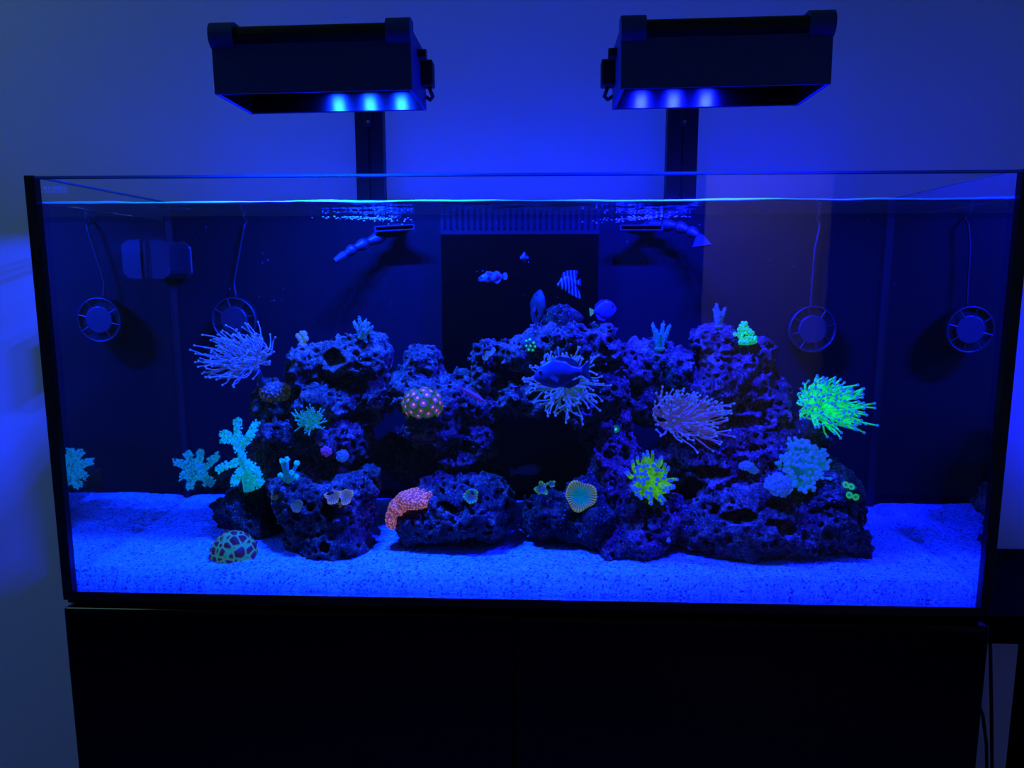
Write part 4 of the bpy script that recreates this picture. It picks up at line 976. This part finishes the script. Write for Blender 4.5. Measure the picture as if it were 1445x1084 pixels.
def disc(name, label, px, py, rx, ry, mats, rays=34, tilt=(0, -0.8, 0.6), wave=0.08, cup=0.15, off=3.0, cat='coral', group=None, base=None):
    p, nr = surf(*(base or (px, py)))
    s = mpp(p.y); ax = Vector(tilt).normalized(); x, y, z = frame_for(ax)
    root = empty(name, p, label, cat, group); c = p + ax*off*s if base is None else Vector(at(px, py, p.y - off*s))
    MB().tube([p - ax*2*s, c - ax*rx*.22*s], [rx*.35*s, rx*.45*s], 10).build('stem', M['coral_stalk'], root, smooth=True)
    na, nr_ = rays*4, 9; vs = []; fs = []; sq = ry/rx
    for layer in (0, 1):
        for i in range(na):
            a = 2*math.pi*i/na; ed = 1 + wave*math.sin(3*a+px) + wave*.6*math.sin(5*a+py)
            for j in range(nr_):
                q = j/(nr_-1); rib = 0.022*math.sin(a*rays)*min(1, q*2)
                zz = cup*(q**2-.35)*(1+.5*math.sin(2*a+px)) + wave*.5*q*q*math.sin(4*a) + rib - (0.07 if layer else 0)
                vs.append((q*ed*math.cos(a), q*ed*math.sin(a), zz))
    def ix(l, i, j): return l*na*nr_ + (i % na)*nr_ + j
    for i in range(na):
        for j in range(nr_-1):
            fs.append((ix(0,i,j), ix(0,i,j+1), ix(0,i+1,j+1), ix(0,i+1,j))); fs.append((ix(1,i,j), ix(1,i+1,j), ix(1,i+1,j+1), ix(1,i,j+1)))
        fs.append((ix(0,i,nr_-1), ix(1,i,nr_-1), ix(1,i+1,nr_-1), ix(0,i+1,nr_-1)))
    me = bpy.data.meshes.new('disc'); me.from_pydata(vs, [], fs); me.materials.append(mats); me.polygons.foreach_set('use_smooth', [True]*len(fs)); me.update()
    o = link_mesh('disc', me, root)
    # turn the disc so that its long side lies level
    o.matrix_local = Matrix.Translation(c - p) @ Matrix(((x.x, y.x, z.x), (x.y, y.y, z.y), (x.z, y.z, z.z))).to_4x4() @ Matrix.Diagonal((rx*s, rx*s*sq/max(.3, abs(ax.y)), rx*s, 1))
    return root
M['disc_teal'] = disc_mat('ribbed_teal_disc', (0.0, 0.24, 0.20), (0.12, 0.19, 0.06), .55)
M['disc_tan'] = disc_mat('tan_flower_disc', (0.10, 0.12, 0.20), (0.20, 0.20, 0.24), .42, 20)
M['disc_blue'] = disc_mat('dull_blue_mushroom', (0.05, 0.12, 0.14), (0.05, 0.10, 0.16), .30, 16)
M['disc_green'] = disc_mat('green_ringed_mushroom', (0.02, 0.06, 0.12), (0.03, 0.22, 0.06), .50, 14)
disc('plate_coral', 'ribbed teal disc coral with pale rim on the low dark slab', 818, 702, 23, 19, M['disc_teal'], rays=30, tilt=(0.1, -0.85, 0.5), off=9)
disc('flower_coral', 'tan two-lobed flower coral, wide lobe, on the large foot rock', 471, 703, 12, 9, M['disc_tan'], rays=18, off=5, wave=.14, group='tan flower coral lobes')
disc('flower_coral', 'tan flower coral, rounder lobe, next to the wide lobe', 490, 703, 10, 10, M['disc_tan'], rays=18, off=6, wave=.12, group='tan flower coral lobes')
disc('flower_coral', 'small greenish tan flower coral under the two larger lobes', 480, 712, 7, 6, M['disc_tan'], rays=14, off=6, wave=.12, group='tan flower coral lobes')
disc('mushroom_coral', 'pale blue mushroom coral on the shoulder of the large foot rock', 420, 716, 9, 8, M['disc_blue'], rays=14, off=4)
disc('mushroom_coral', 'dim blue mushroom coral where dark boulder meets the foot rock', 392, 699, 9, 8, M['disc_blue'], rays=14, off=4)
disc('mushroom_coral', 'green-ringed mushroom coral on the broad boulder', 665, 702, 11, 9, M['disc_green'], rays=14, off=4)
disc('mushroom_coral', 'larger round blue mushroom coral on the arch shoulder', 692, 497, 7, 7, M['disc_blue'], rays=12, off=3)
disc('mushroom_coral', 'smaller round blue mushroom coral low on the arch shoulder', 686, 504, 6, 6, M['disc_blue'], rays=12, off=3)
disc('mushroom_coral', 'green folded mushroom coral at the cave mouth beside the disc coral', 764, 690, 9, 8, M['disc_green'], rays=12, off=4, wave=.2, base=(768, 712))
disc('mushroom_coral', 'small green-rimmed mushroom coral touching the folded one', 778, 683, 6, 4, M['disc_green'], rays=12, off=2, wave=.2, base=(782, 706))

# zoanthids
def zo(n, c, es): return fluor(n, c, es, vary=.3, vscale=200)
Z1 = [zo('zoa_skirt_green', (0.03, 0.10, 0.03), .45), zo('zoa_ring_mauve', (0.10, 0.05, 0.28), .6), zo('zoa_centre_pink', (0.80, 0.16, 0.28), .8)]
Z2 = [zo('zoa_skirt_dark', (0.01, 0.07, 0.03), .25), zo('zoa_ring_dark', (0.0, 0.22, 0.08), .5), zo('zoa_eye_green', (0.05, 0.75, 0.25), .8)]
Z3 = [zo('zoa_cup_green', (0.01, 0.60, 0.22), .65), zo('zoa_cup_inner', (0.02, 0.42, 0.16), .5), zo('zoa_cup_eye', (0.02, 0.16, 0.10), .4)]
def zoa_dome():
    p, nr = surf(598, 575); s = mpp(p.y); c = Vector(at(597, 570, p.y+.010)); root = empty('zoanthid_colony', p, 'dome of pink-centred zoanthid polyps with green skirts on the ledge', 'coral')
    hug(MB().ball(c, (28*s, .024, 22*s), 18, 10).build('mat_tissue', Z1[0], root, smooth=True), clear_of_rock(c, (0, -.8, .6)))
    me = polyp_mesh('zoanthid', Z1); n = 62
    for k in range(n):
        z = 1 - 2*(k+.5)/n; q = math.sqrt(1-z*z); a = k*2.39996; d_ = (Vector((q*math.cos(a), q*math.sin(a), z)) + rvec()*.07).normalized()
        if d_.y > .25 or d_.z < -.6: continue
        pt = c + Vector((d_.x*28*s, d_.y*.024, d_.z*22*s))
        if float(field(np.array([tuple(pt)]))[0]) < -.003: continue
        put_polyp(me, root, pt + d_*.001, d_, 6.0*s*rng.uniform(.85, 1.15))
zoa_dome()
polyp_patch('zoanthid_colony', 'tiny cluster of green-eyed polyps high on the arch', 747, 486, [(743,482),(748,480),(753,484),(742,488),(749,488),(755,489),(746,494),(752,494)], 3.0, Z2, 'zoanthid_small')
polyp_patch('zoanthid_colony', 'four bright green cup polyps on the flank of the huge boulder', 1198, 692, [(1192,685),(1200,688),(1197,699),(1206,701)], 4.6, Z3, 'zoanthid_cup', tilt=1.0)
polyp_patch('zoanthid_colony', 'single bright green polyp in a dark cup on the column', 868, 606, [(868, 606)], 6.0, Z2, 'zoanthid_single', tilt=1.0)

# ------------------------------------------------------------------ fish
def interp(tab, t):
    for (a, va), (b, vb) in zip(tab, tab[1:]):
        if t <= b:
            u = (t-a)/(b-a); u = u*u*(3-2*u); return va + (vb-va)*u
    return tab[-1][1]
def pattern_mat(name, fn):
    mt, nt, b, o = node_mat(name); tc = N(nt, 'ShaderNodeTexCoord'); fn(nt, tc, b); b.inputs['Roughness'].default_value = 0.45; return mt
def fish(name, label, px, py, Y, length, yaw, pitch, top, bot, wid, mats, tail, dorsal=None, anal=None, pect=None, eye=(0.1, 0.15, 0.035), roll=0.0, eye_ring=None, group=None):
    """nose at +X (t=0), tail at -X; heights and widths are fractions of the length"""
    p = Vector(at(px, py, Y)); L = length*mpp(Y)
    root = empty(name, p, label, 'fish', group)
    root.rotation_euler = Euler((roll, -pitch, yaw), 'XYZ')
    def X(t): return (0.5-t)*L
    n, m_ = 18, 14; mb = MB(); vs = []; fs = []
    for i in range(n+1):
        t = i/n; tt = 0.86*t
        up, dn, w = interp(top, t)*L, interp(bot, t)*L, interp(wid, t)*L
        for j in range(m_):
            a = 2*math.pi*j/m_; zz = math.sin(a)
            vs.append((X(tt), math.cos(a)*w*(1-0.15*abs(zz)), zz*up if zz > 0 else zz*dn))
    for i in range(n):
        for j in range(m_): fs.append((i*m_+j, (i+1)*m_+j, (i+1)*m_+(j+1) % m_, i*m_+(j+1) % m_))
    fs.append(tuple(range(m_))); fs.append(tuple(n*m_+j for j in range(m_-1, -1, -1)))
    def raw(nm, mbx, mt, smooth=True):
        me = bpy.data.meshes.new(nm); me.from_pydata(mbx.v, [], mbx.f); me.materials.append(mt); me.polygons.foreach_set('use_smooth', [smooth]*len(mbx.f)); me.update()
        return link_mesh(nm, me, root)
    raw('body', mb.add(vs, fs), mats['body'])
    def fin(nm, poly, mt, y=0.0, th=0.006, flare=0.0, sgn=0):
        q = MB(); k = len(poly)
        def yy(t, z): return y*L + flare*L*sgn*((poly[0][0]-t)**2 + 0*(z))**0.5
        a = [((0.5-t)*L, yy(t, z)-th*L*.5, z*L) for t, z in poly]; b = [((0.5-t)*L, yy(t, z)+th*L*.5, z*L) for t, z in poly]
        q.add(a+b, [tuple(range(k)), tuple(range(2*k-1, k-1, -1))] + [(i, k+i, k+(i+1) % k, (i+1) % k) for i in range(k)])
        return raw(nm, q, mt, False)
    fin('tail_fin', tail, mats['tail'])
    if dorsal: fin('dorsal_fin', dorsal, mats['fin'])
    if anal: fin('anal_fin', anal, mats['fin'])
    if pect:
        for s in (-1, 1):
            w = interp(wid, pect[0][0]/.86)*.95
            fin('pectoral_fin', pect, mats.get('pect', mats['fin']), y=s*w, flare=.5, sgn=s, th=.004)
    for s in (-1, 1):
        t, z, r_ = eye; w = interp(wid, t/.86)*(1-0.15)
        if eye_ring: raw('eye_ring', MB().ball((X(t), s*w*L*.93, z*L), (r_*1.35*L, r_*.6*L, r_*1.35*L), 12, 8), eye_ring)
        raw('eye', MB().ball((X(t), s*w*L*(1.02 if eye_ring else .96), z*L), (r_*L, r_*.7*L, r_*L), 12, 8), M['eye_b'])
    return root
OV = dict(top=[(0,.02),(.06,.10),(.2,.22),(.42,.29),(.65,.23),(.85,.10),(1,.055)], bot=[(0,.02),(.06,.08),(.2,.18),(.42,.24),(.65,.20),(.85,.09),(1,.055)], wid=[(0,.01),(.1,.055),(.3,.095),(.6,.075),(.85,.035),(1,.02)])
CL = dict(top=[(0,.02),(.06,.08),(.25,.17),(.45,.19),(.7,.13),(.9,.075),(1,.07)], bot=[(0,.02),(.06,.08),(.25,.16),(.45,.17),(.7,.13),(.9,.075),(1,.07)], wid=[(0,.02),(.1,.075),(.3,.11),(.6,.08),(.85,.045),(1,.025)])
TAIL = [(.83,.05),(.90,.10),(1.0,.16),(1.0,-.16),(.90,-.10),(.83,-.05)]
FORK = [(.83,.05),(.92,.13),(1.02,.19),(.97,.0),(1.02,-.19),(.92,-.13),(.83,-.05)]
ROUND = [(.83,.05),(.90,.12),(.98,.11),(1.02,.0),(.98,-.11),(.90,-.12),(.83,-.05)]
fb = plain('deep_blue_fish_skin', (0.02, 0.05, 0.08), 0.4, vary=.25, vscale=80); ff = plain('deep_blue_fin', (0.025, 0.06, 0.09), 0.4)
fr_ = plain('pale_eye_ring', (0.08, 0.12, 0.10), 0.4)
fish('surgeonfish', 'large plain blue surgeonfish in front of the arch', 793, 528, .060, 82, math.pi-.12, -.14, mats={'body': fb, 'tail': ff, 'fin': ff, 'pect': plain('clear_blue_fin', (0.02, 0.05, 0.08), 0.4)},
     tail=FORK, dorsal=[(.22,.18),(.3,.26),(.5,.31),(.7,.26),(.82,.15),(.80,.08),(.5,.2)], anal=[(.42,-.2),(.6,-.27),(.78,-.2),(.82,-.1),(.6,-.15)], pect=[(.28,-.03),(.34,.03),(.46,-.05),(.42,-.12)], eye=(.135,.085,.030), eye_ring=fr_, **OV)
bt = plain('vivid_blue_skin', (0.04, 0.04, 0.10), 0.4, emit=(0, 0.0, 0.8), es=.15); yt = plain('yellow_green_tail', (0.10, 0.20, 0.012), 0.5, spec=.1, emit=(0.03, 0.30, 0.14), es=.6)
fish('tang', 'small round vivid blue tang with yellow-green tail above the arch', 851, 438, .18, 40, .25, .12, mats={'body': bt, 'tail': yt, 'fin': bt}, tail=TAIL,
     dorsal=[(.12,.24),(.3,.36),(.55,.38),(.78,.22),(.8,.10),(.5,.2)], anal=[(.3,-.26),(.5,-.38),(.72,-.30),(.8,-.1),(.5,-.15)], pect=[(.3,0),(.36,.05),(.46,-.02)], eye=(.15,.10,.04),
     top=[(0,.02),(.06,.14),(.2,.28),(.42,.34),(.65,.27),(.85,.12),(1,.05)], bot=[(0,.02),(.06,.12),(.2,.26),(.42,.34),(.65,.27),(.85,.10),(1,.05)], wid=OV['wid'])
def stripes(nt, tc, b):
    sx = N(nt, 'ShaderNodeSeparateXYZ'); lk(nt, tc.outputs['Object'], sx.inputs[0])
    ml = N(nt, 'ShaderNodeMath', operation='MULTIPLY'); lk(nt, sx.outputs[0], ml.inputs[0]); ml.inputs[1].default_value = 1150
    sn = N(nt, 'ShaderNodeMath', operation='SINE'); lk(nt, ml.outputs[0], sn.inputs[0])
    r_ = ramp(nt, sn.outputs[0], [(0.25, (0.004, 0.006, 0.01)), (0.5, (0.05, 0.10, 0.11))]); lk(nt, r_.outputs[0], b.inputs['Base Color'])
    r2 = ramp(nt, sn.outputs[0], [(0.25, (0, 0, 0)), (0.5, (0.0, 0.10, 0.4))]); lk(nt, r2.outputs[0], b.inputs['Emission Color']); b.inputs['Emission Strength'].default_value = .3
sm = pattern_mat('striped_skin', stripes)
fish('sailfin_tang', 'tall striped sailfin fish hovering over the arch', 803, 400, .20, 37, math.pi+.35, -.10, mats={'body': sm, 'tail': sm, 'fin': sm}, tail=TAIL,
     dorsal=[(.20,.22),(.26,.42),(.5,.50),(.86,.46),(.88,.40),(.84,.2),(.8,.08),(.5,.2)], anal=[(.3,-.22),(.5,-.40),(.86,-.62),(.96,-.60),(.82,-.12),(.5,-.15)], eye=(.13,.07,.03), group=None,
     top=[(0,.02),(.08,.08),(.25,.25),(.45,.32),(.65,.27),(.85,.12),(1,.05)], bot=[(0,.02),(.08,.07),(.25,.22),(.45,.30),(.65,.25),(.85,.12),(1,.05)], wid=OV['wid'])
def clownskin(nt, tc, b):
    v = N(nt, 'ShaderNodeTexVoronoi'); v.inputs['Scale'].default_value = 95; v.inputs['Randomness'].default_value = .6; lk(nt, tc.outputs['Object'], v.inputs['Vector'])
    r_ = ramp(nt, v.outputs['Distance'], [(0.42, (0.02, 0.006, 0.004)), (0.50, (0.05, 0.07, 0.07))]); lk(nt, r_.outputs[0], b.inputs['Base Color'])
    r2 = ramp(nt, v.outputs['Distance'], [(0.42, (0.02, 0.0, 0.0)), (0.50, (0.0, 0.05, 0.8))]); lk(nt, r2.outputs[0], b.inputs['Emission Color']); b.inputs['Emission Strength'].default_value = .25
cm = pattern_mat('blotched_clown_skin', clownskin); cf = plain('clown_fin_dark', (0.02, 0.008, 0.008), 0.4); cr_ = plain('clown_fin_pale', (0.08, 0.12, 0.12), 0.4)
CF = dict(tail=ROUND, dorsal=[(.24,.15),(.32,.24),(.45,.22),(.55,.17),(.66,.22),(.76,.16),(.8,.07),(.5,.1)], anal=[(.52,-.13),(.62,-.22),(.74,-.16),(.8,-.06)], pect=[(.3,-.03),(.36,.06),(.46,-.02),(.38,-.10)], eye=(.12,.05,.035))
fish('clownfish', 'pale blotched clownfish swimming side-on before the overflow box', 695, 392, .22, 42, math.pi+.1, -.12, mats={'body': cm, 'tail': cr_, 'fin': cr_, 'pect': cf}, **CF, **CL)
fish('clownfish', 'tiny clownfish seen head-on before the overflow box', 740, 363, .24, 34, -math.pi/2-.05, .05, mats={'body': cm, 'tail': cf, 'fin': cr_, 'pect': cr_}, **CF, **CL)
gb = plain('grey_blue_skin', (0.010, 0.03, 0.020), 0.5, spec=.2, vary=.4, vscale=60)
gf = plain('grey_blue_fin', (0.010, 0.02, 0.03), 0.45)
fish('rabbitfish', 'slender grey-blue fish standing nose up behind the small perched rock', 759, 440, .240, 64, -.85, 1.38, mats={'body': gb, 'tail': gf, 'fin': gf, 'pect': plain('dark_pectoral', (0.004, 0.005, 0.008), .4)}, tail=TAIL,
     dorsal=[(.25,.14),(.4,.26),(.6,.24),(.78,.12),(.5,.1)], anal=[(.4,-.16),(.6,-.26),(.78,-.12)], pect=[(.36,-.02),(.42,.06),(.52,0),(.46,-.08)], eye=(.14,.05,.03), **OV)
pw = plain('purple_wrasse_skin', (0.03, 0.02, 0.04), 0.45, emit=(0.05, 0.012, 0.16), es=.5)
fish('wrasse', 'slim purple wrasse gliding over the ledge rock', 667, 557, .13, 44, -.25, -.50, mats={'body': pw, 'tail': pw, 'fin': pw}, tail=[(.83,.04),(1.0,.07),(1.0,-.07),(.83,-.04)],
     dorsal=[(.2,.08),(.3,.12),(.75,.10),(.8,.05)], anal=[(.45,-.08),(.75,-.10),(.8,-.04)], eye=(.09,.02,.018),
     top=[(0,.01),(.1,.06),(.35,.095),(.7,.08),(1,.04)], bot=[(0,.01),(.1,.05),(.35,.085),(.7,.07),(1,.035)], wid=[(0,.01),(.1,.04),(.35,.06),(.7,.045),(1,.015)])
fish('blenny', 'dim blue fish hiding inside the dark cave', 742, 664, .20, 46, .2, .08, mats={'body': fb, 'tail': fb, 'fin': fb}, tail=TAIL, dorsal=[(.2,.14),(.4,.2),(.75,.14),(.8,.07)], eye=(.12,.05,.03), **CL)

# a small snail on the sand edge of the column
def snail():
    p, nr = surf(943, 764); s = mpp(p.y); root = empty('sea_snail', p, 'tiny pale cone-shelled snail at the foot of the column', 'snail')
    MB().tube([p, p+Vector((0,-.001,.003)), p+Vector((.001,-.001,.0065))], [4.2*s, 3.4*s, .4*s], 10).build('shell', M['lav'], root, smooth=True)
    MB().ball(p+Vector((0,-.001,0)), (4.6*s, 4.0*s, 1.6*s), 10, 5).build('foot', M['coral_stalk'], root, smooth=True)
snail()

# specks drifting in the water and bubbles under the surface
def specks():
    mb = MB(); rs = np.random.RandomState(3)
    for k in range(150):
        x, y, z = rs.uniform(-.57, .57), rs.uniform(.02, .28), rs.uniform(.385, .505); r_ = rs.uniform(.00025, .0006)
        mb.add([(x+r_,y,z),(x-r_,y,z),(x,y+r_,z),(x,y-r_,z),(x,y,z+r_),(x,y,z-r_)], [(0,2,4),(2,1,4),(1,3,4),(3,0,4),(2,0,5),(1,2,5),(3,1,5),(0,3,5)])
    tag(mb.build('drifting_specks', plain('pale_speck', (.35, .35, .4), .5)), 'tiny pale specks drifting in the aquarium water', 'particles', kind='stuff')
    mb = MB()
    for cx, n in ((525, 170), (905, 150)):
        for k in range(n):
            u = rs.normal(0, 28); p = at(cx+u*1.0, 307 + rs.normal(0, 2.2) + u*(.05 if cx < 700 else -.08), .20+rs.uniform(-.02, .03)); r_ = rs.uniform(.0003, .0010); p[2] = min(p[2], WL-.0035)
            mb.ball(p, (r_*1.8, r_, r_*.7), 5, 4)
    tag(mb.build('air_bubbles', plain('bright_bubble', (.5, .55, .6), .2)), 'streaks of tiny bright air bubbles under the water surface at the nozzles', 'bubbles', kind='stuff')
specks()

# ------------------------------------------------------------------ beside the cabinet: side table and cables
def side_table():
    p = at(1399, 869, 0.16); x0 = 0.625; zt = p[2]; xl = at(1437, 1000, 0.20)[0]
    tm = plain('matt_black_wood', (0.0015, 0.0015, 0.002), 0.7, spec=0.05)
    root = empty('side_table', (x0+.25, .3, FLOOR_Z), 'matt black side table standing next to the aquarium cabinet', 'table')
    bevel(MB().box((x0, 0.16, zt-.045), (x0+.5, 0.44, zt)).build('table_top', tm, root), .002)
    for x in (xl, x0+.455):
        for y in (.18, .40): MB().box((x, y, FLOOR_Z), (x+.04, y+.035, zt-.045)).build('leg', tm, root)
side_table()
def wire(label, pts):
    P = [Vector(at(*q)) for q in pts]; Q = []
    for i in range(len(P)-1):
        for t in np.linspace(0, 1, 6)[:-1]: Q.append(P[i].lerp(P[i+1], t))
    e = P[-1].copy(); e.z = FLOOR_Z+.003; Q += [P[-1], e]
    o = MB().tube(Q, .003, 6).build('power_cable', M['plastic_dk'], None, smooth=True, base=e); tag(o, label, 'cable', 'cables beside the cabinet')
wire('black power cable curving away from the cabinet side', [(1378, 985, .36), (1387, 1010, .37), (1392, 1050, .37), (1393, 1100, .37)])
wire('black power cable hanging straight between cabinet and side table', [(1397, 895, .41), (1398, 940, .40), (1399, 1000, .40), (1400, 1100, .40)])
